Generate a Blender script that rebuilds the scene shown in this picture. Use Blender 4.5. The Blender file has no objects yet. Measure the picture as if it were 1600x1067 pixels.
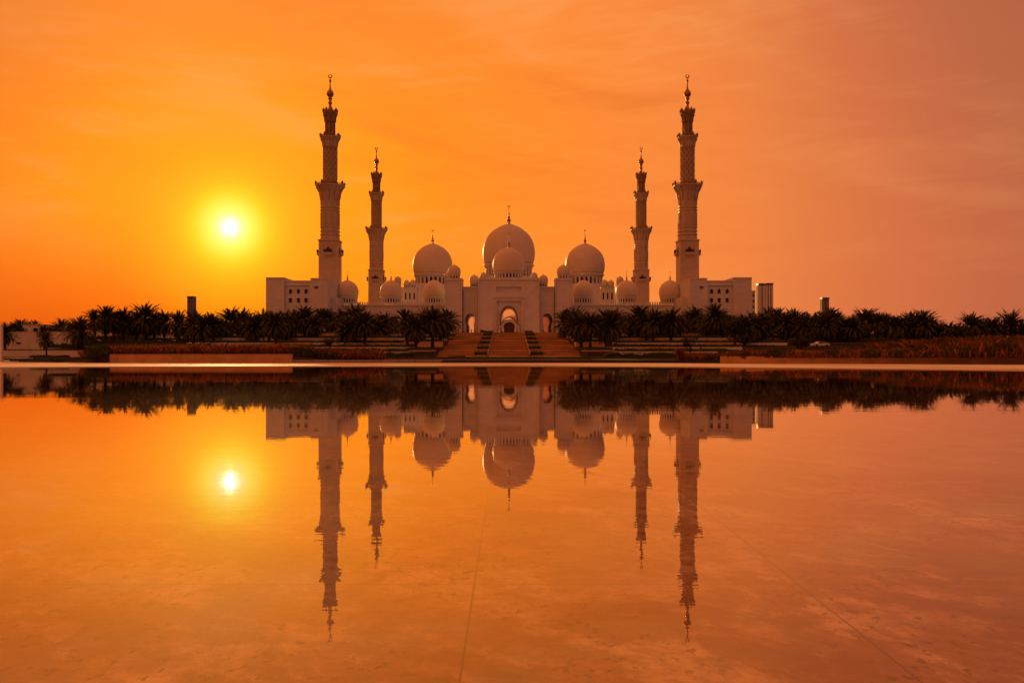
import bpy, math, random
from mathutils import Vector
from mathutils import noise as mnoise
from mathutils.geometry import tessellate_polygon
random.seed(7)
R = math.radians
F = 1353.0      # focal length in pixels of the 1600 px wide photograph
CAMZ = 1.5
SUN_AZ, SUN_EL = R(-17.85), R(7.95)
SD = Vector((math.sin(SUN_AZ)*math.cos(SUN_EL), math.cos(SUN_AZ)*math.cos(SUN_EL), math.sin(SUN_EL)))

# ------------------------------------------------------------------ camera, world, sun
sc = bpy.context.scene
cd = bpy.data.cameras.new('camera'); cam = bpy.data.objects.new('camera', cd); sc.collection.objects.link(cam)
cam.location = (0, 0, CAMZ); cam.rotation_euler = (R(90), 0, 0)
cd.sensor_width = 36; cd.lens = 36*F/1600
cd.shift_x = 5/1600; cd.shift_y = 20.5/1600
cd.clip_start = 0.1; cd.clip_end = 30000
sc.camera = cam
sc.view_settings.view_transform = 'Standard'; sc.view_settings.look = 'None'
sc.view_settings.exposure = 0; sc.view_settings.gamma = 1
sc.cycles.max_bounces = 6; sc.cycles.diffuse_bounces = 3; sc.cycles.glossy_bounces = 3; sc.cycles.transparent_max_bounces = 8
sc.cycles.caustics_reflective = False; sc.cycles.caustics_refractive = False

def lin(r, g, b):
    f = lambda c: (c/255/12.92) if c/255 <= .04045 else ((c/255+.055)/1.055)**2.4
    return (f(r), f(g), f(b), 1)

class NT:
    def __init__(s, tree): s.t = tree; s.n = tree.nodes; s.l = tree.links
    def new(s, typ, **kw):
        n = s.n.new(typ)
        for k, v in kw.items(): setattr(n, k, v)
        return n
    def put(s, sock, v):
        if isinstance(v, bpy.types.NodeSocket): s.l.new(v, sock)
        elif v is not None: sock.default_value = v
    def math(s, op, a, b=None, c=None, clamp=False):
        n = s.new('ShaderNodeMath', operation=op, use_clamp=clamp)
        s.put(n.inputs[0], a); s.put(n.inputs[1], b); s.put(n.inputs[2], c)
        return n.outputs[0]
    def vm(s, op, a, b=None):
        n = s.new('ShaderNodeVectorMath', operation=op); s.put(n.inputs[0], a); s.put(n.inputs[1], b)
        return n.outputs['Value'] if op in ('DOT_PRODUCT', 'LENGTH') else n.outputs[0]
    def comb(s, x, y, z):
        n = s.new('ShaderNodeCombineXYZ'); s.put(n.inputs[0], x); s.put(n.inputs[1], y); s.put(n.inputs[2], z); return n.outputs[0]
    def noise(s, vec, scale, detail=4, rough=.5, dist=0):
        n = s.new('ShaderNodeTexNoise'); s.put(n.inputs['Vector'], vec)
        n.inputs['Scale'].default_value = scale; n.inputs['Detail'].default_value = detail
        n.inputs['Roughness'].default_value = rough; n.inputs['Distortion'].default_value = dist
        return n.outputs['Fac']
    def map(s, v, a, b, c=0, d=1, smooth=False):
        n = s.new('ShaderNodeMapRange', interpolation_type='SMOOTHSTEP' if smooth else 'LINEAR'); s.put(n.inputs[0], v)
        for i, q in enumerate((a, b, c, d)): s.put(n.inputs[i+1], q)
        return n.outputs[0]
    def mix(s, f, a, b, blend='MIX'):
        n = s.new('ShaderNodeMix', data_type='RGBA', blend_type=blend); s.put(n.inputs[0], f); s.put(n.inputs[6], a); s.put(n.inputs[7], b)
        return n.outputs[2]
    def ramp(s, f, stops):
        n = s.new('ShaderNodeValToRGB'); e = n.color_ramp.elements
        while len(e) < len(stops): e.new(0.5)
        for i, (p, c) in enumerate(stops): e[i].position = p; e[i].color = c
        s.put(n.inputs[0], f); return n.outputs[0]

w = bpy.data.worlds.new('World'); sc.world = w; w.use_nodes = True
T = NT(w.node_tree); T.n.clear()
tc = T.new('ShaderNodeTexCoord')
d = T.vm('NORMALIZE', tc.outputs['Generated'])
sep = T.new('ShaderNodeSeparateXYZ'); T.put(sep.inputs[0], d)
dx, dy, dz = sep.outputs
ang = T.math('MULTIPLY', T.math('ARCCOSINE', T.vm('DOT_PRODUCT', d, tuple(SD)), None, None), 180/math.pi)
t_ = T.math('SQRT', T.math('DIVIDE', ang, 180), None)
az = T.math('ARCTAN2', dx, dy); el = T.math('ARCSINE', dz, None)
p = lambda a: math.sqrt(a/180)
SKY = [(0, (255,255,215)), (0.7, (255,252,150)), (1.3, (255,242,88)), (2.1, (255,208,28)), (2.8, (255,182,7)), (3.7, (255,164,2)), (5.5, (255,151,0)), (8.5, (255,146,6)),
       (13, (253,138,20)), (20, (251,137,42)), (28, (247,135,58)), (34, (236,130,66)), (40, (218,116,68)), (47, (196,104,68)), (62, (158,80,54)), (95, (134,76,60)), (180, (152,94,86))]
col = T.ramp(t_, [(p(a), lin(*c)) for a, c in SKY])
# streaky high cloud, thin and stretched along the horizon
vec = T.comb(T.math('MULTIPLY', az, 2.2), T.math('ADD', T.math('MULTIPLY', el, 11.0), T.math('MULTIPLY', az, 1.6)), 0.3)
c1 = T.noise(vec, 1.15, 6, .52, .7)
c2 = T.noise(T.comb(T.math('MULTIPLY', az, 4), T.math('ADD', T.math('MULTIPLY', el, 26.0), T.math('MULTIPLY', az, -2)), 7.3), 1.8, 6, .6, 1.2)
cl = T.math('ADD', T.math('MULTIPLY', c1, .7), T.math('MULTIPLY', c2, .3))
high = T.math('MULTIPLY', T.map(el, R(2), R(16), .35, 1, True), T.map(az, R(8), R(24), 1, .45, True))
pale = T.math('MULTIPLY', T.map(cl, .48, .68, 0, 1, True), high)
dark = T.math('MULTIPLY', T.map(cl, .5, .34, 0, 1, True), high)
away = T.map(ang, 3.5, 11, 0, 1, True)
col = T.mix(T.math('MULTIPLY', T.math('MULTIPLY', pale, away), .42), col, lin(255, 172, 100))
col = T.mix(T.math('MULTIPLY', T.math('MULTIPLY', dark, away), .28), col, lin(208, 94, 36))
# redder, darker air low on the left of the sun
low = T.math('MULTIPLY', T.map(el, R(10), R(1.5), 0, 1, True), T.map(az, R(-3), R(-30), 0, 1, True))
low = T.math('MULTIPLY', low, T.map(ang, 2.0, 8, 0, 1, True))
col = T.mix(T.math('MULTIPLY', low, .95), col, lin(232, 90, 0))
lft = T.math('MULTIPLY', T.map(az, R(-20), R(-36), 0, 1, True), T.map(el, R(8), R(22), .3, 1, True))
col = T.mix(T.math('MULTIPLY', lft, .75), col, lin(208, 100, 38))
col = T.mix(T.math('MULTIPLY', T.math('MULTIPLY', T.map(el, R(12), R(23), 0, 1, True), T.map(az, R(6), R(-12), 0, 1, True)), .5), col, lin(240, 134, 56))
tr_ = T.math('MULTIPLY', T.map(az, R(10), R(32), 0, 1, True), T.map(el, R(3), R(24), 0, 1, True))
col = T.mix(T.math('MULTIPLY', tr_, .42), col, lin(162, 94, 72))
top = T.map(el, R(15), R(60), 0, 1, True)
col = T.mix(T.math('MULTIPLY', top, .5), col, lin(190, 105, 62))
core = T.math('EXPONENT', T.math('MULTIPLY', T.math('POWER', T.math('DIVIDE', ang, .46), 2.0), -1.0), None)
col = T.mix(1.0, col, T.mix(core, (0, 0, 0, 1), (1.5, 1.4, 1.15, 1)), 'ADD')
sky = T.new('ShaderNodeTexSky', sky_type='NISHITA', sun_disc=False, sun_elevation=SUN_EL, sun_rotation=SUN_AZ, dust_density=6.0)
bg1 = T.new('ShaderNodeBackground'); T.put(bg1.inputs[0], T.mix(1.0, sky.outputs[0], (1.0, .42, .16, 1), 'MULTIPLY')); bg1.inputs[1].default_value = 0.004
bg2 = T.new('ShaderNodeBackground'); T.put(bg2.inputs[0], col); bg2.inputs[1].default_value = 1.0
ad = T.new('ShaderNodeAddShader'); T.l.new(bg1.outputs[0], ad.inputs[0]); T.l.new(bg2.outputs[0], ad.inputs[1])
ow = T.new('ShaderNodeOutputWorld'); T.l.new(ad.outputs[0], ow.inputs[0])

sl = bpy.data.lights.new('sun', 'SUN'); sun = bpy.data.objects.new('sun', sl); sc.collection.objects.link(sun)
sl.energy = 2.0; sl.angle = R(0.5); sl.color = (1, .56, .2)
sun.rotation_euler = SD.to_track_quat('Z', 'Y').to_euler()

# ------------------------------------------------------------------ materials
def _translucent(m, fac):
    t = NT(m.node_tree); b = t.n['Principled BSDF']; o = [n for n in t.n if n.type == 'OUTPUT_MATERIAL'][0]
    tl = t.new('ShaderNodeBsdfTranslucent'); src = b.inputs['Base Color'].links[0].from_socket; t.l.new(src, tl.inputs[0])
    mx = t.new('ShaderNodeMixShader'); mx.inputs[0].default_value = fac
    t.l.new(b.outputs[0], mx.inputs[1]); t.l.new(tl.outputs[0], mx.inputs[2]); t.l.new(mx.outputs[0], o.inputs[0])
def mat(name, base, rough=.7, bump=None, var=0.12, nscale=.6, mortar=(.8, .78, .75, 1), brick=None, metal=0, island=None, spec=.3, island_fac=1):
    m = bpy.data.materials.new(name); m.use_nodes = True
    t = NT(m.node_tree); b = t.n['Principled BSDF']
    b.inputs['Roughness'].default_value = rough; b.inputs['Metallic'].default_value = metal
    b.inputs['Specular IOR Level'].default_value = spec
    tcn = t.new('ShaderNodeTexCoord'); vec = tcn.outputs['Object']
    base = (*base, 1)
    n1 = t.noise(vec, nscale, 6, .6, .3)
    c = t.mix(t.map(n1, .3, .7), tuple(x*(1-var) for x in base[:3])+(1,), tuple(min(1, x*(1+var)) for x in base[:3])+(1,))
    if island:
        g = t.new('ShaderNodeNewGeometry')
        c = t.mix(t.math('MULTIPLY', g.outputs['Random Per Island'], island_fac), c, (*island, 1))
    if brick:
        s3 = t.new('ShaderNodeSeparateXYZ'); t.put(s3.inputs[0], vec)
        bv = t.comb(t.math('ADD', s3.outputs[0], s3.outputs[1]), s3.outputs[2], 0)
        bk = t.new('ShaderNodeTexBrick'); t.put(bk.inputs[0], bv)
        bk.inputs['Scale'].default_value = 1; bk.inputs['Brick Width'].default_value = brick[0]; bk.inputs['Row Height'].default_value = brick[1]
        bk.inputs['Mortar Size'].default_value = brick[2]; bk.inputs['Bias'].default_value = 0
        bk.inputs['Color1'].default_value = (1, 1, 1, 1); bk.inputs['Color2'].default_value = (.92, .92, .92, 1); bk.inputs['Mortar'].default_value = mortar
        c = t.mix(1.0, c, bk.outputs[0], 'MULTIPLY')
    t.put(b.inputs['Base Color'], c)
    if bump:
        bn = t.new('ShaderNodeBump'); bn.inputs['Strength'].default_value = bump[1]; bn.inputs['Distance'].default_value = bump[2]
        t.put(bn.inputs['Height'], t.noise(vec, bump[0], 5, .6)); t.put(b.inputs['Normal'], bn.outputs[0])
    return m
M = {}
M['marble'] = mat('white_marble', (.71, .70, .73), .55, brick=(2.4, 1.2, .035), nscale=.25, var=.07)
M['dome'] = mat('dome_marble', (.74, .64, .53), .5, nscale=.2, var=.06, bump=(3, .1, .05))
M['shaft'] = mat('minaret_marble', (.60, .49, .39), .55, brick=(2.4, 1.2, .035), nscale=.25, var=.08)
M['dim_marble'] = mat('dim_carved_marble', (.33, .22, .13), .6, nscale=1, var=.15, bump=(2.5, .5, .2))  # carved marble of the upper tiers, their dim tone put into the colour
M['gold'] = mat('gold_mosaic', (.42, .20, .06), .35, metal=.6, var=.2)
M['dark_glass'] = mat('dark_window', (.03, .02, .018), .25, spec=.5)
M['niche'] = mat('dull_brown', (.16, .10, .07), .7)  # plain dark brown for eaves, a window and the added tower sheets
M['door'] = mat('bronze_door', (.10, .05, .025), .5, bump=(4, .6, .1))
M['sandstone'] = mat('tan_sandstone', (.78, .45, .20), .75, brick=(1.6, .5, .02), nscale=.5, var=.15, bump=(6, .3, .03))
M['stair'] = mat('stair_stone', (.62, .36, .15), .75, nscale=.12, var=.25, bump=(5, .3, .02), brick=(14, .506, .14), mortar=(.42, .38, .34, 1))
M['brown_stone'] = mat('brown_stone', (.50, .28, .125), .8, brick=(2.4, .75, .025), nscale=.4, var=.22, bump=(6, .3, .03))
M['plaster'] = mat('pale_plaster', (.74, .66, .60), .8, nscale=.3, var=.1)
M['coping'] = mat('white_coping', (.72, .68, .60), .6)
M['paving'] = mat('pale_paving', (.86, .76, .62), .7, nscale=.3, var=.06, spec=.15)
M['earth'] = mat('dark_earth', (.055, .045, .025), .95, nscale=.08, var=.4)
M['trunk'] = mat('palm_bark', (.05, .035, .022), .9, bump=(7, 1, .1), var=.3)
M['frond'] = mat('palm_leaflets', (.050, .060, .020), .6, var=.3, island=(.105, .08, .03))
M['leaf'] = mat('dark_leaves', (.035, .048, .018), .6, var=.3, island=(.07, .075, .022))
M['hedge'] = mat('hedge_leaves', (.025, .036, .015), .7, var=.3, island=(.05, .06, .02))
M['reed'] = mat('dry_reed', (.50, .21, .07), .8, var=.35, island=(.17, .065, .022))
M['greenshrub'] = mat('green_shrub', (.045, .06, .018), .8, var=.3, island=(.12, .09, .03))
M['concrete'] = mat('grey_concrete', (.30, .24, .20), .8, brick=(3, 3.4, .25), nscale=.1)
M['glassbelt'] = mat('tower_glass', (.06, .05, .045), .3, spec=.6)
M['paint'] = mat('white_paint', (.7, .68, .64), .3)
M['blue'] = mat('blue_enamel', (.02, .04, .22), .5)
M['green'] = mat('green_canvas', (.015, .16, .06), .7)
M['rubber'] = mat('black_rubber', (.02, .02, .02), .8)
M['metal'] = mat('dark_metal', (.06, .055, .05), .5, metal=.4)
M['cloth_dark'] = mat('dark_cloth', (.03, .028, .03), .9)
M['cloth_white'] = mat('white_cloth', (.7, .66, .6), .9)
M['skin'] = mat('skin', (.32, .18, .11), .6)
M['hair'] = mat('black_hair', (.015, .012, .01), .7)
M['flower'] = mat('red_flowers', (.16, .03, .012), .8, island=(.05, .05, .02))

M['brightener'] = mat('translucent_brightener', (.92, .72, .66), .5, var=.03)  # pale translucent sheet added to brighten the archways
_translucent(M['brightener'], .95); _translucent(M['reed'], .35); _translucent(M['greenshrub'], .25)

# ------------------------------------------------------------------ mesh builder
COL = sc.collection
class MB:
    def __init__(s): s.v = []; s.f = []; s.sm = []
    def add(s, vs, fs, smooth=False):
        o = len(s.v); s.v += [tuple(v) for v in vs]; s.f += [tuple(i+o for i in f) for f in fs]; s.sm += [smooth]*len(fs); return s
    def box(s, x0, x1, y0, y1, z0, z1):
        return s.add([(x0,y0,z0),(x1,y0,z0),(x1,y1,z0),(x0,y1,z0),(x0,y0,z1),(x1,y0,z1),(x1,y1,z1),(x0,y1,z1)],
              [(3,2,1,0),(4,5,6,7),(0,1,5,4),(1,2,6,5),(2,3,7,6),(3,0,4,7)])
    def frustum(s, cx, cy, hx0, hy0, hx1, hy1, z0, z1):
        return s.add([(cx-hx0,cy-hy0,z0),(cx+hx0,cy-hy0,z0),(cx+hx0,cy+hy0,z0),(cx-hx0,cy+hy0,z0),(cx-hx1,cy-hy1,z1),(cx+hx1,cy-hy1,z1),(cx+hx1,cy+hy1,z1),(cx-hx1,cy+hy1,z1)],
              [(3,2,1,0),(4,5,6,7),(0,1,5,4),(1,2,6,5),(2,3,7,6),(3,0,4,7)])
    def lathe(s, prof, cx=0, cy=0, z=0, seg=24, rot=0, smooth=True):
        n = len(prof); vs = []; fs = []
        for (r, h) in prof:
            for k in range(seg):
                a = rot+2*math.pi*k/seg; vs.append((cx+r*math.cos(a), cy+r*math.sin(a), z+h))
        for i in range(n-1):
            for k in range(seg):
                k2 = (k+1) % seg; fs.append((i*seg+k, i*seg+k2, (i+1)*seg+k2, (i+1)*seg+k))
        fs.append(tuple(reversed(range(seg)))); fs.append(tuple((n-1)*seg+k for k in range(seg)))
        s.add(vs, fs, smooth); s.sm[-1] = False; s.sm[-2] = False
        return s
    def tube(s, pts, radii, seg=6, smooth=True):
        vs = []; fs = []
        for i, pnt in enumerate(pts):
            pnt = Vector(pnt); a = Vector(pts[max(0, i-1)]); b = Vector(pts[min(len(pts)-1, i+1)])
            t = (b-a).normalized(); u = t.cross(Vector((0, 1, 0.01))).normalized(); v = t.cross(u)
            for k in range(seg):
                q = 2*math.pi*k/seg; vs.append(tuple(pnt+radii[i]*(math.cos(q)*u+math.sin(q)*v)))
        for i in range(len(pts)-1):
            for k in range(seg):
                k2 = (k+1) % seg; fs.append((i*seg+k, i*seg+k2, (i+1)*seg+k2, (i+1)*seg+k))
        fs.append(tuple(range(seg))); fs.append(tuple((len(pts)-1)*seg+k for k in reversed(range(seg))))
        return s.add(vs, fs, smooth)
    def wall(s, outer, holes, y0, y1, ax='x', c=0):
        """outline in (across, height) with openings, between depth y0 and y1"""
        loops = [outer]+holes
        tess = tessellate_polygon([[Vector((a, b, 0)) for a, b in lp] for lp in loops])
        flat = [q for lp in loops for q in lp]; n = len(flat)
        P = (lambda a, dd, h: (a, dd, h)) if ax == 'x' else (lambda a, dd, h: (dd, a, h))
        vs = [P(a, y0, h) for a, h in flat]+[P(a, y1, h) for a, h in flat]
        fs = [tuple(t) for t in tess]+[tuple(i+n for i in reversed(t)) for t in tess]
        o = 0
        for lp in loops:
            for i in range(len(lp)):
                j = (i+1) % len(lp); fs.append((o+i, o+j, o+j+n, o+i+n))
            o += len(lp)
        return s.add(vs, fs)
    def build(s, name, m, parent=None):
        off = Vector((0, 0, 0)); q = parent
        while q is not None: off += q.location; q = q.parent
        me = bpy.data.meshes.new(name)
        me.from_pydata([(v[0]-off.x, v[1]-off.y, v[2]-off.z) for v in s.v], [], s.f)
        me.polygons.foreach_set('use_smooth', s.sm)
        me.materials.append(M[m] if isinstance(m, str) else m)
        me.update()
        o = bpy.data.objects.new(name, me); COL.objects.link(o)
        if parent is not None: o.parent = parent
        return o

def tag(o, label=None, cat=None, group=None, kind=None):
    if label: o['label'] = label
    if cat: o['category'] = cat
    if group: o['group'] = group
    if kind: o['kind'] = kind
    return o
def thing(name, loc, label, cat, group=None, rz=0):
    o = bpy.data.objects.new(name, None); COL.objects.link(o); o.location = loc; o.rotation_euler = (0, 0, rz)
    o.empty_display_size = .5
    return tag(o, label, cat, group, 'thing')
def X(px, D): return (px-795)*D/F
def Z(py, D): return CAMZ+(554-py)*D/F
def interp(t, xs):
    if t <= xs[0][0]: return xs[0][1]
    for (a, b), (c, e) in zip(xs, xs[1:]):
        if t <= c: return b+(e-b)*(t-a)/(c-a)
    return xs[-1][1]
def sstep(a, b, t):
    t = max(0, min(1, (t-a)/(b-a))); return t*t*(3-2*t)

# ------------------------------------------------------------------ terrain, pool, paving
ROWS = [(186, 1.10, 2.2), (205, 2.35, 3.3), (226, 3.5, 4.6), (250, 5.0, 6.3), (275, 6.8, 8.3)]
PROF = [(150, .55), (170, .8), (185.8, 1.05), (186.3, 2.1), (204.8, 2.35), (205.3, 3.2), (225.8, 3.5), (226.3, 4.5), (249.8, 5.0), (250.3, 6.2), (274.8, 6.8), (275.3, 8.2), (300, 8.6), (800, 8.6), (1100, 3), (3000, 0), (9000, -2)]
MID = [(150, .55), (170, .8), (203, 1.0), (206, .7), (288, 7.5), (289, 8.5), (300, 8.6), (800, 8.6), (1100, 3), (3000, 0), (9000, -2)]
FARL = [(150, .3), (178, .7), (186, 1.6), (230, 2.6), (262, 3.1), (263, 7.2), (300, 7.6), (800, 7.6), (1100, 3), (3000, 0), (9000, -2)]
FRONT = [(-400, 190), (X(0,169), 169), (X(168,155), 152), (X(457,150), 150), (X(1090,148), 148), (X(1125,140), 140), (X(1600,126), 126), (130, 110), (400, 60)]
def yf(x): return interp(x, FRONT)
def bump(y, a, m, b): return sstep(a, m, y)*(1-sstep(m, b, y))
def terrain(x, y):
    h = interp(y, MID if abs(x) < 16.95 else PROF)
    if x < -104: s = sstep(104, 118, -x); h = h*(1-s)+interp(y, FARL)*s
    if x > 38:
        h += sstep(52, 92, x)*2.1*bump(y, yf(x)-6, 166, 204) + .5*sstep(30, 36, x)*(1-sstep(150, 165, y))
    if -76 < x < -30: h += 1.0*sstep(-76, -70, x)*(1-sstep(-42, -30, x))*(1-sstep(160, 184, y))
    return h
def build_ground():
    xs = [-9000, -2000, -600, -400]+[x for x in range(-220, 221, 4) if abs(x) != 16]+[-17, -16.9, 16.9, 17, 400, 600, 2000, 9000]
    xs = sorted(set(xs))
    ys = [150.9, 155, 160, 165, 170, 175, 180, 185.8, 186.3, 195, 203, 204.8, 205.3, 206, 215, 225.8, 226.3, 238, 249.8, 250.3, 262, 263, 274.8, 275.3, 288, 289, 300, 400, 800, 1100, 3000, 9000]
    vs = []; fs = []
    rows = []
    for x in xs:
        f = yf(x)
        r = [(x, -3000 if abs(x) < 8000 else -9000, -.6), (x, f+.3, -.6), (x, f+.35, None)]
        for y in ys:
            if y < 200: y2 = f+.4+(y-150.9)*(200-f-.4)/(200-150.9) if y < 185 else y
            else: y2 = y
            r.append((x, max(y2, f+.5), None))
        rows.append([(a, b, terrain(a, b) if c is None else c) for a, b, c in r])
    n = len(rows[0])
    for r in rows: vs += r
    for i in range(len(rows)-1):
        for j in range(n-1): fs.append((i*n+j, (i+1)*n+j, (i+1)*n+j+1, i*n+j+1))
    return MB().add(vs, fs, False).build('ground', 'earth')
tag(build_ground(), kind='structure')

EDGE = [(-160, 62), (-110, 84), (X(0,99), 99), (X(160,104), 104), (X(320,107), 107), (X(600,111), 111), (X(800,113), 113), (X(1060,104), 104), (X(1360,91), 91), (X(1600,81), 81), (90, 60), (150, 20)]
# paving beyond the pool with a small kerb face down to the pool floor
mb = MB(); PZ = .07
E = EDGE; back = [(x, yf(x)+.32) for x, y in E]
n = len(E)
vs = [(x, y, PZ) for x, y in E]+[(x, y, PZ) for x, y in back]+[(x, y, -.12) for x, y in E]
fs = [(i, i+1, n+i+1, n+i) for i in range(n-1)]+[(2*n+i, 2*n+i+1, i+1, i) for i in range(n-1)]
mb.add(vs, fs)
mb.box(-400, -160, -300, 130, -.2, PZ); mb.box(150, 400, -300, 60, -.2, PZ); mb.box(-160, 150, -300, -60, -.2, PZ)
tag(mb.build('pavement', 'paving'), kind='structure')

m = bpy.data.materials.new('travertine_floor'); m.use_nodes = True; t = NT(m.node_tree); b = t.n['Principled BSDF']
vec = t.new('ShaderNodeTexCoord').outputs['Object']
s3 = t.new('ShaderNodeSeparateXYZ'); t.put(s3.inputs[0], vec)
fx = t.math('FRACT', t.math('DIVIDE', t.math('ADD', s3.outputs[0], .23), 2.16)); fy = t.math('FRACT', t.math('DIVIDE', t.math('SUBTRACT', s3.outputs[1], 5.78), 2.37))
edge = lambda f, wd: t.math('SUBTRACT', 1.0, t.map(t.math('MINIMUM', f, t.math('SUBTRACT', 1.0, f)), wd*.4, wd), None)
joint = t.math('MAXIMUM', t.math('MULTIPLY', edge(fx, .0045), t.math('GREATER_THAN', s3.outputs[0], -1.0)), t.math('MULTIPLY', edge(fy, .007), .5))
slab = t.new('ShaderNodeTexWhiteNoise', noise_dimensions='2D')
t.put(slab.inputs['Vector'], t.comb(t.math('FLOOR', t.math('DIVIDE', t.math('ADD', s3.outputs[0], .23), 2.16)), t.math('FLOOR', t.math('DIVIDE', t.math('SUBTRACT', s3.outputs[1], 5.78), 2.37)), 0))
wv = t.comb(t.math('ADD', s3.outputs[0], t.math('MULTIPLY', s3.outputs[1], .6)), t.math('MULTIPLY', s3.outputs[1], 1.0), t.math('MULTIPLY', slab.outputs['Value'], 1.5))
n1 = t.noise(wv, .42, 8, .66, .2); n2 = t.noise(wv, 1.3, 10, .72, .1); n4 = t.noise(t.comb(t.math('ADD', s3.outputs[0], t.math('MULTIPLY', s3.outputs[1], .35)), t.math('MULTIPLY', s3.outputs[1], .6), 2.2), .9, 9, .7, .15)
n3 = t.noise(vec, 6, 10, .8, .2); pit = t.noise(t.comb(s3.outputs[0], t.math('MULTIPLY', s3.outputs[1], .7), 0), 12, 4, .6)
c = t.mix(t.map(n1, .36, .66, 0, 1, True), (.27, .125, .055, 1), (.64, .37, .20, 1))
c = t.mix(t.math('MULTIPLY', t.map(n2, .48, .62, 0, 1, True), .75), c, (.90, .56, .34, 1))
c = t.mix(t.math('MULTIPLY', t.map(n4, .52, .60, 0, 1, True), t.map(s3.outputs[0], -2.5, 2.5, .55, .95)), c, (1.0, .74, .52, 1))
c = t.mix(t.math('MULTIPLY', t.map(n3, .44, .56), .55), c, (.22, .10, .042, 1))
patch = t.map(t.noise(vec, .6, 4, .6), .42, .56, 0, 1, True)
c = t.mix(t.math('MULTIPLY', t.map(pit, .575, .64, 0, .95), patch), c, (.05, .02, .008, 1))
c = t.mix(t.map(slab.outputs['Value'], 0, 1, 0, .28), c, (.20, .085, .035, 1))
c = t.mix(t.math('MULTIPLY', joint, .85), c, (.08, .035, .015, 1))
t.put(b.inputs['Base Color'], c); b.inputs['Roughness'].default_value = .7
M['floor'] = m
tag(MB().add([(-165, -62, -.03), (155, -62, -.03), (155, 130, -.03), (-165, 130, -.03)], [(0, 1, 2, 3)]).build('pool_floor', 'floor'), kind='structure')

m = bpy.data.materials.new('still_water'); m.use_nodes = True; t = NT(m.node_tree); t.n.clear()
vec = t.new('ShaderNodeTexCoord').outputs['Object']; s3 = t.new('ShaderNodeSeparateXYZ'); t.put(s3.inputs[0], vec)
h1 = t.noise(t.comb(t.math('MULTIPLY', s3.outputs[0], .35), s3.outputs[1], 0), 1.1, 4, .6, .5)
h2 = t.noise(t.comb(t.math('MULTIPLY', s3.outputs[0], .5), s3.outputs[1], 5), 6, 3, .6)
bn = t.new('ShaderNodeBump'); bn.inputs['Strength'].default_value = 1; bn.inputs['Distance'].default_value = 1
rp_ = t.map(t.noise(t.comb(t.math('MULTIPLY', s3.outputs[0], .25), s3.outputs[1], 2), .12, 3, .5), .5, .68, .6, 2.6, True)
t.put(bn.inputs['Height'], t.math('MULTIPLY', rp_, t.math('ADD', t.math('MULTIPLY', h1, .0016), t.math('MULTIPLY', h2, .0002))))
lw0 = t.new('ShaderNodeLayerWeight'); lw0.inputs[0].default_value = .5
gl = t.new('ShaderNodeBsdfGlossy'); t.put(gl.inputs['Color'], t.mix(t.map(lw0.outputs['Facing'], .62, .95, 0, 1), (1, .85, .68, 1), (1, .95, .88, 1))); gl.inputs['Roughness'].default_value = .006
t.l.new(bn.outputs[0], gl.inputs['Normal'])
tr = t.new('ShaderNodeBsdfTransparent'); tr.inputs[0].default_value = (1, .97, .93, 1)
lw = t.new('ShaderNodeLayerWeight'); lw.inputs[0].default_value = .5
fac = t.map(lw.outputs['Facing'], .25, .97, .05, 1.0)
fac = t.math('POWER', fac, 2.6)
mx = t.new('ShaderNodeMixShader'); t.put(mx.inputs[0], fac); t.l.new(tr.outputs[0], mx.inputs[1]); t.l.new(gl.outputs[0], mx.inputs[2])
om = t.new('ShaderNodeOutputMaterial'); t.l.new(mx.outputs[0], om.inputs[0])
M['water'] = m
we = [(x, y-.004) for x, y in EDGE]
vs = [(x, y, 0) for x, y in we]+[(x, -60, 0) for x, y in we]
tag(MB().add(vs, [(n+i, n+i+1, i+1, i) for i in range(n-1)]).build('water', 'water'), kind='structure')

# ------------------------------------------------------------------ shapes used by the mosque
DOME = [(.90,0),(.95,.10),(.985,.26),(1.0,.44),(.99,.60),(.955,.78),(.89,.95),(.80,1.10),(.68,1.23),(.53,1.35),(.37,1.445),(.22,1.51),(.11,1.545),(.05,1.58),(.02,1.60)]
def arch(cx, z0, zs, ztop, w, jw=None, n=9):
    """pointed horseshoe opening outline, counter-clockwise from lower right"""
    jw = jw or w; pts = [(cx+jw, z0), (cx+jw, zs)]
    side = []
    for i in range(n+1):
        a = i/n
        # bulge out then close into a soft point
        x = w*math.cos(a*math.pi/2)**.85 if a < 1 else 0
        z = zs+(ztop-zs)*(.30+.70*math.sin(a*math.pi/2)**1.05)
        side.append((x, z))
    if jw < w: pts.append((cx+(jw+w)/2*1.0, zs+(ztop-zs)*.12))
    pts += [(cx+x, z) for x, z in side]
    pts += [(cx-x, z) for x, z in reversed(side[:-1])]
    if jw < w: pts.append((cx-(jw+w)/2, zs+(ztop-zs)*.12))
    pts += [(cx-jw, zs), (cx-jw, z0)]
    return pts
def finial(cx, cy, z, h, parent):
    mb = MB(); s = h
    prof = [(.10,0),(.06,.06),(.05,.1),(.10,.15),(.115,.19),(.08,.24),(.035,.27),(.06,.32),(.075,.35),(.05,.39),(.022,.43),(.04,.48),(.045,.51),(.022,.55),(.015,.6),(.012,.86),(.004,.87)]
    mb.lathe([(r*s, q*s) for r, q in prof], cx, cy, z, 10)
    pts = []; rr = []
    for k in range(11):
        a = -math.pi/2+.5+(2*math.pi-1.0)*k/10+math.pi
        pts.append((cx+.06*s*math.cos(a), cy, z+.93*s+.06*s*math.sin(a))); rr.append(.017*s*math.sin(math.pi*(k+.6)/11.2)**.5+.002*s)
    mb.tube(pts, rr, 5)
    return mb.build('finial', 'gold', parent)
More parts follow.
